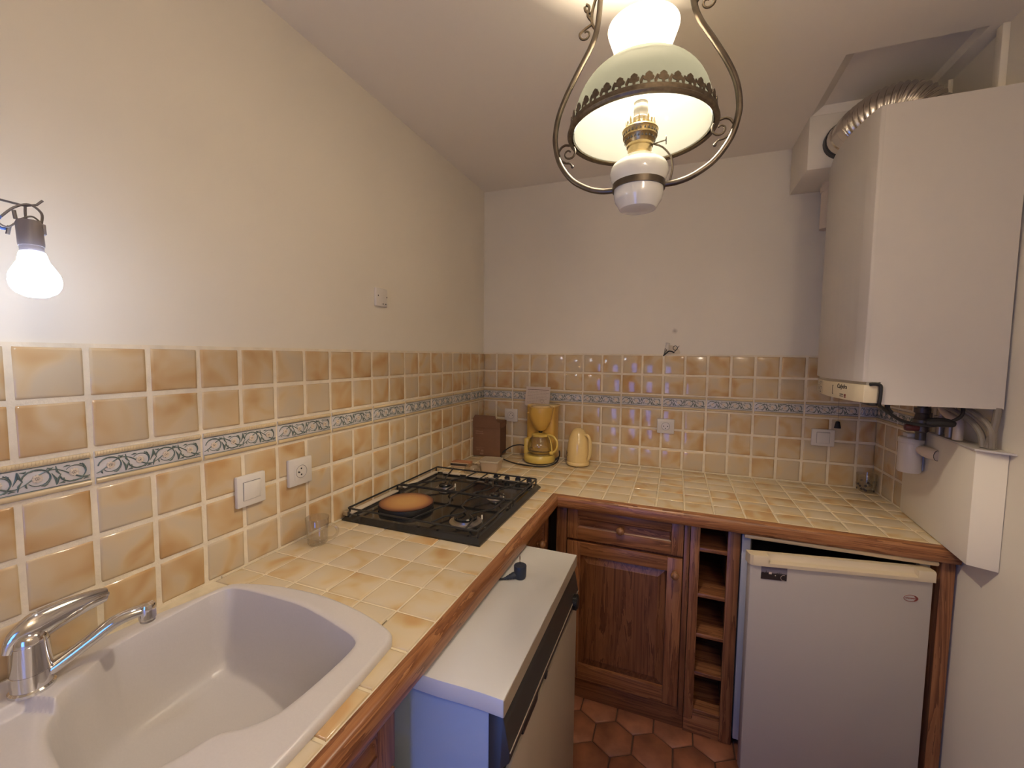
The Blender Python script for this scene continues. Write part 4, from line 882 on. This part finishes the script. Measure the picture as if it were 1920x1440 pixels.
b = MB(); b.box(w/2+0.0002, w/2+0.0012, -dp/2+0.002, dp/2-0.002, 0.002, h-0.02); build('side_face', b, M['cardin'], cbx, local=True)
b = MB(); rr = random.Random(5)
for (z_, x0_, n_, hh_) in ((0.140, -0.066, 9, 0.006), (0.128, -0.066, 10, 0.006), (0.048, -0.066, 11, 0.002), (0.043, -0.066, 9, 0.002), (0.032, -0.06, 5, 0.004)):
    xx = x0_
    for k in range(n_):
        ww = rr.uniform(0.002, 0.0055); b.box(xx, xx+ww, -dp/2-0.0009, -dp/2-0.0001, z_, z_+hh_*rr.uniform(0.7, 1.1)); xx += ww+0.0012
b.box(-0.034, -0.018, -dp/2-0.0009, -dp/2-0.0001, 0.025, 0.036); b.box(-0.040, -0.018, -dp/2-0.0009, -dp/2-0.0001, 0.008, 0.018)
build('printed_marks', b, M['cardprint'], cbx, local=True)
# matchbox
mbx = thing('matchbox', 'orange matchbox with black striking side between box and hob', 'matchbox', (0.055, -0.385, 0.9005), 0.10)
b = MB(); b.box(-0.052, 0.052, -0.029, 0.029, 0, 0.0235, 0.0008); sl = build('sleeve', b, M['match'], mbx, local=True)
b = MB(); b.box(-0.0515, 0.0515, -0.0296, -0.0288, 0.0012, 0.0225); build('side_paper', b, M['matchside'], mbx, local=True)
b = MB(); b.box(-0.0515, 0.049, -0.0302, -0.0292, 0.006, 0.018); build('striker', b, M['print'], mbx, local=True)
# food tub
tub = thing('food_tub', 'square translucent plastic tub with lid behind the hob', 'container', (0.235, -0.400, 0.9005), 0.09)
def rrect(a, r, n=4):
    out = []
    for cx, cy, s0 in ((a-r, a-r, 0), (-a+r, a-r, PI/2), (-a+r, -a+r, PI), (a-r, -a+r, 1.5*PI)):
        for k in range(n+1): out.append((cx+r*math.cos(s0+k*PI/2/n), cy+r*math.sin(s0+k*PI/2/n)))
    return out
def loft(levels, m, name, parent):
    mb = MB(); n = len(levels[0][0]); v = []; f = []
    for pts, z in levels: v += [(a, b_, z) for a, b_ in pts]
    for i in range(len(levels)-1):
        for k in range(n): f.append((i*n+k, i*n+(k+1) % n, (i+1)*n+(k+1) % n, (i+1)*n+k))
    f.append(tuple(range(n-1, -1, -1))); f.append(tuple((len(levels)-1)*n+k for k in range(n))); mb.add(v, f)
    return build(name, mb, m, parent, local=True)
loft([(rrect(0.040, 0.010), 0), (rrect(0.043, 0.011), 0.003), (rrect(0.048, 0.013), 0.048)], M['tub'], 'tub_body', tub)
loft([(rrect(0.050, 0.014), 0.0475), (rrect(0.052, 0.015), 0.049), (rrect(0.052, 0.015), 0.056), (rrect(0.050, 0.014), 0.0575), (rrect(0.047, 0.012), 0.0575), (rrect(0.045, 0.011), 0.0555)], M['tublid'], 'lid', tub)
# upturned clear glass
cg = thing('glass_bowl', 'small clear glass bowl upside down between matchbox and hob', 'glass', (0.165, -0.475, 0.9005))
b = MB(); b.lathe([(0.043, 0.0), (0.0425, 0.010), (0.038, 0.026), (0.028, 0.038), (0.015, 0.042), (0, 0.0425)], n=28, caps=False); b.lathe([(0.0415, 0.0), (0.041, 0.010), (0.0365, 0.025), (0.027, 0.0365), (0.015, 0.0405), (0, 0.041)], n=28, caps=False); build('bowl', b, M['glass'], cg, local=True, angle=60)
# coffee maker
cm = thing('coffee_maker', 'yellow filter coffee maker with glass jug against the back wall', 'coffee maker', (0.412, -0.115, 0.9045), -0.10)
b = MB(); b.prism(rrect(0.5, 0.16, 5), 0, 1, T=Matrix.Translation((-0.012, 0.045, 0.012))@Matrix.Diagonal((0.165, 0.088, 0.292, 1)), b=0.0); build('water_tank', b, M['yellow'], cm, local=True, angle=40)
b = MB(); b.lathe([(0.0, 0.004), (0.083, 0.004), (0.087, 0.012), (0.086, 0.034), (0.080, 0.042), (0, 0.043)], (0.0, -0.022, 0), 40); b.box(-0.088, -0.060, -0.045, 0.06, 0.004, 0.125, 0.010); build('base', b, M['baseyellow'], cm, local=True, angle=40)
b = MB(); b.lathe([(0.0, 0), (0.080, 0), (0.084, 0.005), (0, 0.005)], (0, -0.020, 0), 36); b.box(-0.086, 0.075, -0.01, 0.086, 0, 0.012, 0.003); build('foot', b, M['black'], cm, local=True)
b = MB(); b.lathe([(0.0, 0.0435), (0.062, 0.0435), (0.063, 0.047), (0.058, 0.049), (0, 0.049)], (0, -0.026, 0), 36); build('hotplate', b, M['steel'], cm, local=True)
b = MB(); b.lathe([(0.0, 0.172), (0.018, 0.172), (0.030, 0.180), (0.046, 0.205), (0.060, 0.240), (0.066, 0.270), (0.067, 0.292), (0.064, 0.302), (0, 0.303)], (0.006, -0.024, 0), 40); b.box(-0.064, -0.030, -0.060, -0.02, 0.262, 0.272, 0.003); fb = build('filter_basket', b, M['yellow'], cm, local=True, angle=40)
b = MB(); b.lathe([(0.0, 0.302), (0.052, 0.302), (0.052, 0.307), (0.046, 0.311), (0, 0.312)], (0.006, -0.024, 0), 36); b.box(-0.085, 0.078, 0.0, 0.088, 0.300, 0.311, 0.004); build('lid', b, M['paleyellow'], cm, local=True)
b = MB(); b.lathe([(0.0, 0.160), (0.009, 0.160), (0.013, 0.173), (0, 0.173)], (0.006, -0.026, 0), 16); build('drip_valve', b, M['black'], cm, local=True)
J = (0.006, -0.030)
b = MB(); b.lathe([(0.0, 0.0495), (0.056, 0.0495), (0.066, 0.062), (0.0705, 0.082), (0.068, 0.105), (0.056, 0.130), (0.044, 0.143), (0.043, 0.150)], (J[0], J[1], 0), 36, caps=False); b.lathe([(0.0, 0.051), (0.055, 0.051), (0.0645, 0.063), (0.069, 0.082), (0.0665, 0.104), (0.055, 0.129), (0.0425, 0.143)], (J[0], J[1], 0), 36, caps=False); jg = build('glass_jug', b, M['carafe'], cm, local=True, angle=60)
b = MB(); b.lathe([(0.0435, 0.143), (0.046, 0.144), (0.046, 0.153), (0.041, 0.156), (0.020, 0.157), (0.012, 0.160), (0, 0.160)], (J[0], J[1], 0), 32); b.tube(smooth([(J[0]+0.042, J[1]-0.006, 0.150), (J[0]+0.062, J[1]-0.012, 0.154), (J[0]+0.088, J[1]-0.018, 0.147), (J[0]+0.106, J[1]-0.022, 0.125), (J[0]+0.108, J[1]-0.022, 0.098), (J[0]+0.098, J[1]-0.020, 0.074), (J[0]+0.080, J[1]-0.016, 0.060)], 5), 0.0062, 10); b.tube(smooth([(J[0]+0.048, J[1]-0.008, 0.150), (J[0]+0.064, J[1]-0.013, 0.130), (J[0]+0.073, J[1]-0.016, 0.100), (J[0]+0.075, J[1]-0.016, 0.066)], 4), 0.0040, 8); b.box(J[0]+0.064, J[0]+0.086, J[1]-0.024, J[1]-0.008, 0.050, 0.068, 0.004); build('jug_handle', b, M['baseyellow'], jg, local=True, angle=40)
b = MB(); b.lathe([(0.0655, 0.0665), (0.0672, 0.0665), (0.0672, 0.0685), (0.0655, 0.0685)], (J[0], J[1], 0), 36, caps=False); build('jug_band', b, M['print'], jg, local=True)
b = MB(); b.lathe([(0, 0), (0.010, 0), (0.010, 0.004), (0, 0.004)], n=14, T=frame((0, 1, 0), (0, 0, 1), (-1, 0, 0), (-0.088, -0.02, 0.085))); build('power_switch', b, M['black'], cm, local=True)
b = MB(); b.tube(smooth([(-0.080, 0.040, 0.040), (-0.130, 0.045, 0.062), (-0.190, 0.030, 0.055), (-0.236, 0.000, 0.022), (-0.232, -0.045, 0.004), (-0.17, -0.105, 0.003), (-0.08, -0.145, 0.003), (0.01, -0.150, 0.003), (0.075, -0.130, 0.004), (0.112, -0.07, 0.012), (0.105, 0.01, 0.035), (0.085, 0.06, 0.05)], 6), 0.0034, 8); build('power_cord', b, M['rubber'], cm, local=True)
# paper
pp = thing('instruction_sheet', 'white printed paper sheet standing on the coffee maker against wall tiles', 'paper', (0.365, -0.062, 1.205), -0.03)
TP = Matrix.Rotation(-0.22, 4, 'X')
b = MB(); b.prism([(-0.074, 0.000), (-0.042, -0.014), (0.0, -0.010), (0.074, -0.008), (0.074, 0.108), (-0.072, 0.106)], 0, 0.0006, lambda a, c_, hh: (a, -hh, c_), T=TP); build('sheet', b, M['paper'], pp, local=True)
b = MB(); b.box(-0.062, 0.066, -0.0012, -0.0007, 0.088, 0.0905, T=TP); build('headline_bar', b, M['paperdark'], pp, local=True)
b = MB(); rr = random.Random(9)
for k in range(9):
    x_ = -0.060
    while x_ < 0.05:
        ww = rr.uniform(0.006, 0.022); b.box(x_, x_+ww, -0.0011, -0.0007, 0.078-k*0.0085, 0.0800-k*0.0085, T=TP); x_ += ww+0.003
b.tube([(0.030+0.010*math.cos(a), -0.0009, 0.026+0.010*math.sin(a)) for a in [2*PI*k/20 for k in range(20)]], 0.0012, 4, closed=True, T=TP); build('small_print', b, M['paperprint'], pp, local=True)
# vacuum jug
vj = thing('vacuum_jug', 'pale yellow egg-shaped vacuum jug right of the coffee maker', 'jug', (0.622, -0.120, 0.9045), -0.25)
b = MB(); b.lathe([(0.0, 0.0), (0.056, 0.0), (0.061, 0.004), (0.0615, 0.016), (0.0595, 0.020), (0.0605, 0.024), (0.060, 0.075), (0.056, 0.115), (0.050, 0.145), (0.0485, 0.147), (0.0475, 0.150), (0.040, 0.172), (0.028, 0.190), (0.012, 0.199), (0, 0.200)], n=40); build('jug_body', b, M['paleyellow'], vj, local=True, angle=30)
b = MB(); b.tube(smooth([(0.040, -0.008, 0.165), (0.058, -0.012, 0.166), (0.072, -0.014, 0.148), (0.076, -0.015, 0.110), (0.074, -0.014, 0.065), (0.066, -0.012, 0.040), (0.056, -0.010, 0.034)], 5), [0.008]*6+[0.0095]*6+[0.0105]*7+[0.010]*6+[0.007]*6, 12, flat=0.8); build('handle', b, M['paleyellow'], vj, local=True, angle=50)
b = MB()
def on_jug(a, z, r): return (r*math.cos(a), r*math.sin(a), z)
for pts in ([(-2.30, 0.062), (-2.18, 0.055), (-2.02, 0.052), (-1.90, 0.050)], [(-2.22, 0.060), (-2.22, 0.072), (-2.12, 0.076)], [(-2.08, 0.056), (-2.05, 0.068), (-1.98, 0.066)]): b.tube([on_jug(a-0.35, z_, 0.0607) for a, z_ in pts], 0.0012, 5)
build('painted_motif', b, M['print'], vj, local=True)
# glass mug
gm = thing('glass_mug', 'clear glass mug with handle on worktop below left wall socket', 'mug', (0.080, -1.372, 0.9005), 0.15)
b = MB(); b.lathe([(0.0, 0.0), (0.0255, 0.0), (0.0285, 0.004), (0.0345, 0.082), (0.0335, 0.083)], n=32, caps=False); b.lathe([(0.0, 0.009), (0.025, 0.009), (0.0270, 0.014), (0.0328, 0.0825)], n=32, caps=False); build('cup', b, M['glass'], gm, local=True, angle=50)
b = MB(); b.tube(smooth([(0.0315, 0.004, 0.060), (0.046, 0.006, 0.062), (0.062, 0.008, 0.052), (0.064, 0.008, 0.036), (0.052, 0.006, 0.022), (0.030, 0.003, 0.018)], 5), 0.0045, 10); build('handle', b, M['glass'], gm, local=True, angle=60)
# patterned tumbler
pt_ = thing('patterned_tumbler', 'small clear tumbler with dark flower pattern in the right worktop corner', 'glass', (1.902, -0.058, 0.9045), 0.0)
b = MB(); b.lathe([(0.0, 0.0), (0.031, 0.0), (0.0335, 0.004), (0.037, 0.078)], n=32, caps=False); b.lathe([(0.0, 0.008), (0.0305, 0.008), (0.032, 0.012), (0.0355, 0.078)], n=32, caps=False); build('cup', b, M['glass'], pt_, local=True, angle=50)
rr = random.Random(12)
for k in range(26):
    a = rr.uniform(0, 2*PI); z_ = rr.uniform(0.008, 0.046); r_ = 0.0338+z_*0.05; n_ = Vector((math.cos(a), math.sin(a), 0)); tg = Vector((-n_.y, n_.x, 0))
    b = MB(); T = frame(tg, (0, 0, 1), n_, n_*r_+Vector((0, 0, z_)))
    for q in range(5): b.lathe([(0.0024, 0), (0.0018, 0.0004), (0, 0.0005)], (0.003*math.cos(q*1.257), 0.003*math.sin(q*1.257), 0), 6, T=T)
    build('flower_motif', b, M['print'], pt_, local=True)

# ------------------------------------------------------------------ bare bulb
hb = thing('bare_bulb', 'lit bare light bulb hanging in a grey socket from wall bracket', 'bulb', (0.21, -2.007, 1.70))
BC = Vector((0.212, -2.007, 1.594))
ax = Vector((0.10, 0.0, -1)).normalized(); ux = Vector((0, 1, 0)); T = frame(ux, ax.cross(ux), ax, BC-org(hb))
b = MB(); b.lathe([(0.0, -0.037), (0.0135, -0.037), (0.0150, -0.032), (0.0165, -0.024), (0.0215, -0.015), (0.0262, -0.005), (0.0275, 0.004), (0.0262, 0.013), (0.0215, 0.021), (0.0125, 0.0265), (0, 0.028)], n=32, T=T); build('glass_bulb', b, M['bulb'], hb, local=True, angle=60)
b = MB(); b.lathe([(0.0, -0.047), (0.0128, -0.047), (0.0125, -0.036), (0, -0.036)], n=24, T=T); build('bulb_collar', b, M['bulbneck'], hb, local=True)
b = MB(); b.lathe([(0.0, -0.083), (0.0125, -0.083), (0.0138, -0.080), (0.0140, -0.050), (0.0135, -0.046), (0, -0.046)], n=16, T=T); b.box(-0.006, 0.006, -0.0165, 0.0, -0.080, -0.060, 0.001, T); b.box(0.004, 0.0165, -0.005, 0.005, -0.082, -0.066, 0.001, T); build('lamp_holder', b, M['bulbsocket'], hb, local=True, angle=35)
HK = Vector((0.194, -2.006, 1.700))
b = MB(); b.tube(smooth([(0.001, -2.2, 1.752), (0.06, -2.14, 1.738), (0.13, -2.07, 1.718), HK], 5)+[HK+Vector((0.006, 0.010, 0.004)), HK+Vector((0.008, 0.016, 0.012))], 0.0016, 6); build('bracket_rod', b, M['greywire'], hb)
b = MB(); b.tube(smooth([HK+Vector((0, 0, -0.001)), HK+Vector((-0.001, 0.0, -0.012)), HK+Vector((0.003, 0.0, -0.03))], 4), 0.0016, 6); build('hanging_wire', b, M['greywire'], hb)
s_ = BC-ax*0.083
b = MB(); b.tube(smooth([s_+Vector((0.004, 0.012, 0)), s_+Vector((0.0, 0.014, 0.016)), s_+Vector((-0.006, 0.004, 0.026)), s_+Vector((-0.012, -0.010, 0.018)), s_+Vector((-0.016, -0.022, 0.002))], 6), 0.0016, 6); build('cord_loop', b, M['greywire'], hb)
b = MB(); b.tube(smooth([s_+Vector((0.004, 0.011, 0.001)), s_+Vector((0.0, 0.004, 0.008)), s_+Vector((-0.004, -0.006, 0.002)), s_+Vector((-0.008, -0.018, -0.012)), s_+Vector((-0.012, -0.026, -0.008)), s_+Vector((-0.014, -0.030, 0.002))], 6), 0.0012, 6); build('cord_loop', b, M['greywire'], hb)
b = MB(); b.tube(smooth([s_+Vector((-0.016, -0.022, 0.003)), s_+Vector((-0.018, -0.027, -0.006)), s_+Vector((-0.016, -0.023, -0.014)), s_+Vector((-0.012, -0.016, -0.014))], 5), 0.0020, 6); b.tube(smooth([s_+Vector((-0.016, -0.022, 0.000)), s_+Vector((-0.022, -0.034, 0.000)), s_+Vector((-0.05, -0.06, 0.01)), (0.001, -2.18, 1.745)], 5), 0.0018, 6); build('blue_wire', b, M['bluewire'], hb)
for o1, o2 in ((Vector((-0.007, -0.012, 0.013)), Vector((-0.006, -0.011, 0.001))), (Vector((-0.011, -0.016, -0.010)), Vector((-0.012, -0.018, -0.022)))):
    b = MB(); b.tube([s_+o1, s_+o2], 0.0024, 8); build('wire_connector', b, M['greywire'], hb)
b = MB(); b.lathe([(0, 0), (0.018, 0), (0.018, 0.004), (0, 0.006)], n=16, T=frame((0, 1, 0), (0, 0, 1), (1, 0, 0), Vector((0.0, -2.195, 1.75))-org(hb))); build('wall_rose', b, M['switch'], hb, local=True)

# ------------------------------------------------------------------ unseen globe added behind the camera for even fill light
gl_ = thing('fill_light_globe', 'unseen round white globe added as fill light behind the camera', 'lamp', (1.62, -2.58, HC))
build('globe', MB().lathe([(0.0, 1.93), (0.03, 1.935), (0.06, 1.953), (0.08, 1.98), (0.09, 2.02), (0.08, 2.06), (0.06, 2.087), (0.03, 2.105), (0, 2.105)], (1.62, -2.58, 0), 32), M['globe'], gl_, angle=60)
build('rod', MB().lathe([(0, 2.1), (0.03, 2.1), (0.03, 2.125), (0.006, 2.135), (0.006, HC-0.02), (0.045, HC-0.012), (0.045, HC), (0, HC)], (1.62, -2.58, 0), 20), M['brass'], gl_)

# ------------------------------------------------------------------ pendant oil lamp
LX, LY = 1.004, -1.335
KL = 1.0926
def LS(mb):
    for v_ in mb.v: v_.x = LX+(v_.x-LX)*KL; v_.y = LY+(v_.y-LY)*KL; v_.z = 1.489+(v_.z-1.489)*KL
    return mb
lamp = thing('pendant_lamp', 'hanging oil-style pendant lamp with white opal shade and bronze harp frame', 'lamp', (LX, LY, HC))
LC = (LX, LY, 0)
def shell(prof, t):
    inner = [(max(r-t, 0.0), z) for r, z in prof]
    return prof+inner[::-1]
dome = [(0.1475*(1-(k/40)**2.4)**(1/2.4), 1.985+0.146*k/40) for k in range(0, 39)]
dome = [p_ for p_ in dome if p_[0] > 0.056]+[(0.0545, 2.1245)]
b = MB(); b.lathe(shell(dome, 0.003), LC, 64, caps=False); build('shade', b, M['opal'], lamp, angle=60)
chim = [(0.0530, 2.122), (0.0535, 2.132), (0.0560, 2.145), (0.0605, 2.160), (0.0660, 2.175), (0.0715, 2.190), (0.0745, 2.1985), (0.0755, 2.203)]
b = MB(); b.lathe(shell(chim, 0.0025), LC, 48, caps=False); build('chimney', b, M['chimney'], lamp, angle=60)
b = MB(); b.lathe([(0.1500, 1.979), (0.1575, 1.979), (0.1600, 1.983), (0.1560, 1.987), (0.1565, 1.995), (0.1510, 1.999), (0.1490, 1.999), (0.1475, 1.991), (0.1475, 1.983)], LC, 72, caps=False); gr = build('gallery_ring', b, M['gallery'], lamp)
b = MB(); NL = 36
for k in range(NL):
    a = 2*PI*k/NL; n_ = Vector((math.cos(a), math.sin(a), 0)); tg = Vector((-n_.y, n_.x, 0)); T = frame(tg, (0, 0, 1), n_, Vector((LX, LY, 1.997))+n_*0.1520)
    out = [(-0.0022, 0), (-0.0022, 0.0035), (-0.0068, 0.0045), (-0.0082, 0.0075), (-0.0064, 0.0102), (-0.0050, 0.0098), (-0.0052, 0.0128), (-0.0022, 0.0150), (0, 0.0162), (0.0022, 0.0150), (0.0052, 0.0128), (0.0050, 0.0098), (0.0064, 0.0102), (0.0082, 0.0075), (0.0068, 0.0045), (0.0022, 0.0035), (0.0022, 0)]
    out = [(x_*1.25, z_*1.30) for x_, z_ in out]
    b.prism(out, 0, 0.0016, T=T)
    T2 = frame(tg, (0, 0, 1), n_, Vector((LX, LY, 1.997))+Vector((math.cos(a+PI/NL), math.sin(a+PI/NL), 0))*0.1500); b.prism([(-0.0018, 0), (-0.0036, 0.007), (0.0018, 0.0165), (0.0060, 0.0135), (0.0030, 0.006), (0.0018, 0)], 0, 0.0014, T=T2)
build('fretwork', b, M['gallery'], gr, angle=30)
harp = [(0.051, 1.834), (0.075, 1.8355), (0.105, 1.845), (0.140, 1.868), (0.166, 1.905), (0.1765, 1.942), (0.1775, 1.968), (0.171, 2.004), (0.155, 2.043), (0.130, 2.088), (0.106, 2.128), (0.094, 2.158), (0.089, 2.190), (0.087, 2.220), (0.082, 2.255), (0.060, 2.287), (0.025, 2.302), (0.0, 2.305)]
for s_ in (-1, 1):
    b = MB(); b.tube(smooth([(LX+s_*a, LY, z_) for a, z_ in harp], 5), 0.0058, 12); build('harp', LS(b), M['bronze'], lamp, angle=60)
def spiral(cx, cz, r0, r1, a0, a1, n=18): return [(cx+(r0+(r1-r0)*k/n)*math.cos(a0+(a1-a0)*k/n), LY, cz+(r0+(r1-r0)*k/n)*math.sin(a0+(a1-a0)*k/n)) for k in range(n+1)]
for s_ in (-1, 1):
    b = MB()
    def mir(pts): return [(LX+s_*x, y, z_) for x, y, z_ in pts]
    b.tube(mir(smooth([(0.1390, LY, 1.9465), (0.1395, LY, 1.9410), (0.146, LY, 1.9405), (0.155, LY, 1.9420), (0.164, LY, 1.9380), (0.1715, LY, 1.9270)], 4)), 0.0027, 6)
    b.tube(mir(spiral(0.1470, 1.9240, 0.0150, 0.0040, PI*0.75, PI*2.8)), [0.0027-0.0010*k/18 for k in range(19)], 6)
    b.tube(mir(smooth([(0.1690, LY, 1.9240), (0.1640, LY, 1.9120), (0.1540, LY, 1.9050), (0.1450, LY, 1.9030), (0.1390, LY, 1.8970)], 4)), [0.0024]*12+[0.002]*5, 6)
    b.lathe([(0, -0.0035), (0.0025, -0.0025), (0.0035, 0), (0.0025, 0.0025), (0, 0.0035)], (LX+s_*0.1385, LY, 1.895), 10)
    build('scroll_bracket', LS(b), M['bronze'], lamp, angle=60)
    b = MB()
    b.tube(mir(smooth([(0.0935, LY, 2.162), (0.102, LY, 2.176), (0.104, LY, 2.196), (0.100, LY, 2.214), (0.094, LY, 2.232)], 5)), 0.0034, 6)
    b.tube(mir(spiral(0.116, 2.160, 0.013, 0.004, PI*0.1, -PI*1.7)), [0.0028-0.001*k/18 for k in range(19)], 6)
    b.tube(mir(smooth([(0.103, LY, 2.182), (0.112, LY, 2.196), (0.110, LY, 2.212), (0.116, LY, 2.218)], 4)), 0.0032, 6); b.tube(mir(smooth([(0.104, LY, 2.198), (0.116, LY, 2.205), (0.119, LY, 2.214)], 4)), 0.0030, 6); b.tube(mir(smooth([(0.128, LY, 2.164), (0.118, LY, 2.170), (0.104, LY, 2.176)], 4)), 0.0028, 6)
    build('harp_scroll', LS(b), M['gallery'], lamp, angle=60)
b = MB(); b.lathe([(0.0, 1.788), (0.030, 1.788), (0.036, 1.790), (0.038, 1.793), (0.0405, 1.798), (0.0460, 1.806), (0.0485, 1.816), (0.0490, 1.830), (0.0500, 1.838), (0.0545, 1.848), (0.0575, 1.858), (0.0570, 1.868), (0.0530, 1.876), (0.0460, 1.8815), (0.0440, 1.882), (0.0420, 1.884), (0.0330, 1.892), (0.026, 1.895), (0, 1.895)], LC, 48); build('oil_font', LS(b), M['milk'], lamp, angle=25)
b = MB(); b.lathe([(0.0500, 1.828), (0.0520, 1.828), (0.0520, 1.8405), (0.0515, 1.8405)], LC, 48, caps=False); build('font_band', LS(b), M['bronze'], lamp)
b = MB(); b.lathe([(0.0, 1.893), (0.0265, 1.893), (0.0265, 1.897), (0.0235, 1.899), (0.0235, 1.911), (0.026, 1.913), (0.0260, 1.917), (0, 1.917)], LC, 32); build('burner_collar', LS(b), M['brass'], lamp)
b = MB(); b.lathe([(0.0, 1.917), (0.026, 1.917), (0.0305, 1.928), (0.0335, 1.931), (0.0325, 1.933), (0.034, 1.942), (0.0355, 1.944), (0.0340, 1.947), (0.020, 1.949), (0.0165, 1.957), (0.0145, 1.963), (0, 1.963)], LC, 40); bg = build('burner_gallery', LS(b), M['brass'], lamp)
b = MB()
for k in range(20):
    a = 2*PI*k/20; n_ = Vector((math.cos(a), math.sin(a), 0)); tg = Vector((-n_.y, n_.x, 0)); T = frame(tg, (Vector((0, 0, 1))+n_*0.12), n_, Vector((LX, LY, 1.947))+n_*0.0265)
    b.prism([(-0.0036, 0), (-0.0036, 0.005), (-0.0016, 0.007), (-0.0022, 0.012), (0, 0.019 if k % 2 else 0.013), (0.0022, 0.012), (0.0016, 0.007), (0.0036, 0.005), (0.0036, 0)], 0, 0.0009, T=T)
build('prongs', LS(b), M['brass'], bg, angle=30)
b = MB()
for row, (z_, r_) in enumerate(((1.9375, 0.0334), (1.9255, 0.0298))):
    for k in range(26):
        a = 2*PI*(k+0.5*row)/26; n_ = Vector((math.cos(a), math.sin(a), 0)); tg = Vector((-n_.y, n_.x, 0)); T = frame(tg, (0, 0, 1), n_, Vector((LX, LY, z_))+n_*r_)
        b.prism([(-0.0022, -0.0026), (0.0022, -0.0026), (0, 0.0026)], -0.0003, 0.0006, T=T)
build('pierced_holes', LS(b), M['print'], bg)
b = MB(); b.lathe([(0.0, 1.960), (0.0150, 1.960), (0.0155, 1.969), (0.0140, 1.971), (0.0135, 1.980), (0.0142, 1.982), (0.0138, 1.992), (0.0130, 1.994), (0.0130, 2.000), (0, 2.000)], LC, 24); build('lamp_holder', LS(b), M['lampsocket'], lamp)
b = MB(); b.lathe([(0.0, 1.9995), (0.0138, 1.9995), (0.0138, 2.014), (0, 2.014)], LC, 24); build('holder_sleeve', LS(b), M['candle'], lamp)
b = MB(); b.lathe([(0.012, 2.0145), (0.013, 2.022), (0.024, 2.045), (0.0295, 2.060), (0.027, 2.076), (0.016, 2.088), (0, 2.091)], LC, 28, caps=False); build('clear_bulb', LS(b), M['glass'], lamp, angle=60)
b = MB(); b.tube([(LX+0.024, LY-0.008, 1.911), (LX+0.050, LY-0.020, 1.910)], 0.0014, 6); b.lathe([(0, 0), (0.008, 0), (0.008, 0.0016), (0, 0.0016)], n=14, T=frame((0, 1, 0), (0, 0, 1), (1, 0, 0), Vector((LX+0.0505, LY-0.0205, 1.910))-org(lamp)+org(lamp))); build('wick_knob', LS(b), M['bronze'], lamp)
b = MB(); b.tube(smooth([(LX+0.026, LY-0.004, 1.914), (LX+0.044, LY-0.004, 1.905), (LX+0.060, LY-0.003, 1.885), (LX+0.0640, LY-0.002, 1.862), (LX+0.060, LY, 1.838)], 5), 0.0019, 6); build('lamp_wire', LS(b), M['bronze'], lamp)
b = MB()
for k in range(4):
    zc = 2.392+k*0.011; pts = [(0.006*math.cos(a), 0, zc+0.0085*math.sin(a)) for a in [2*PI*j/12 for j in range(12)]]
    b.tube([(LX+(p[0] if k % 2 else 0), LY+(0 if k % 2 else p[0]), p[2]) for p in pts], 0.0018, 6, closed=True)
build('chain', b, M['bronze'], lamp); b = MB(); b.lathe([(0.0, HC-0.024), (0.012, HC-0.024), (0.030, HC-0.014), (0.042, HC-0.003), (0.042, HC), (0, HC)], LC, 28); build('ceiling_rose', b, M['bronze'], lamp)
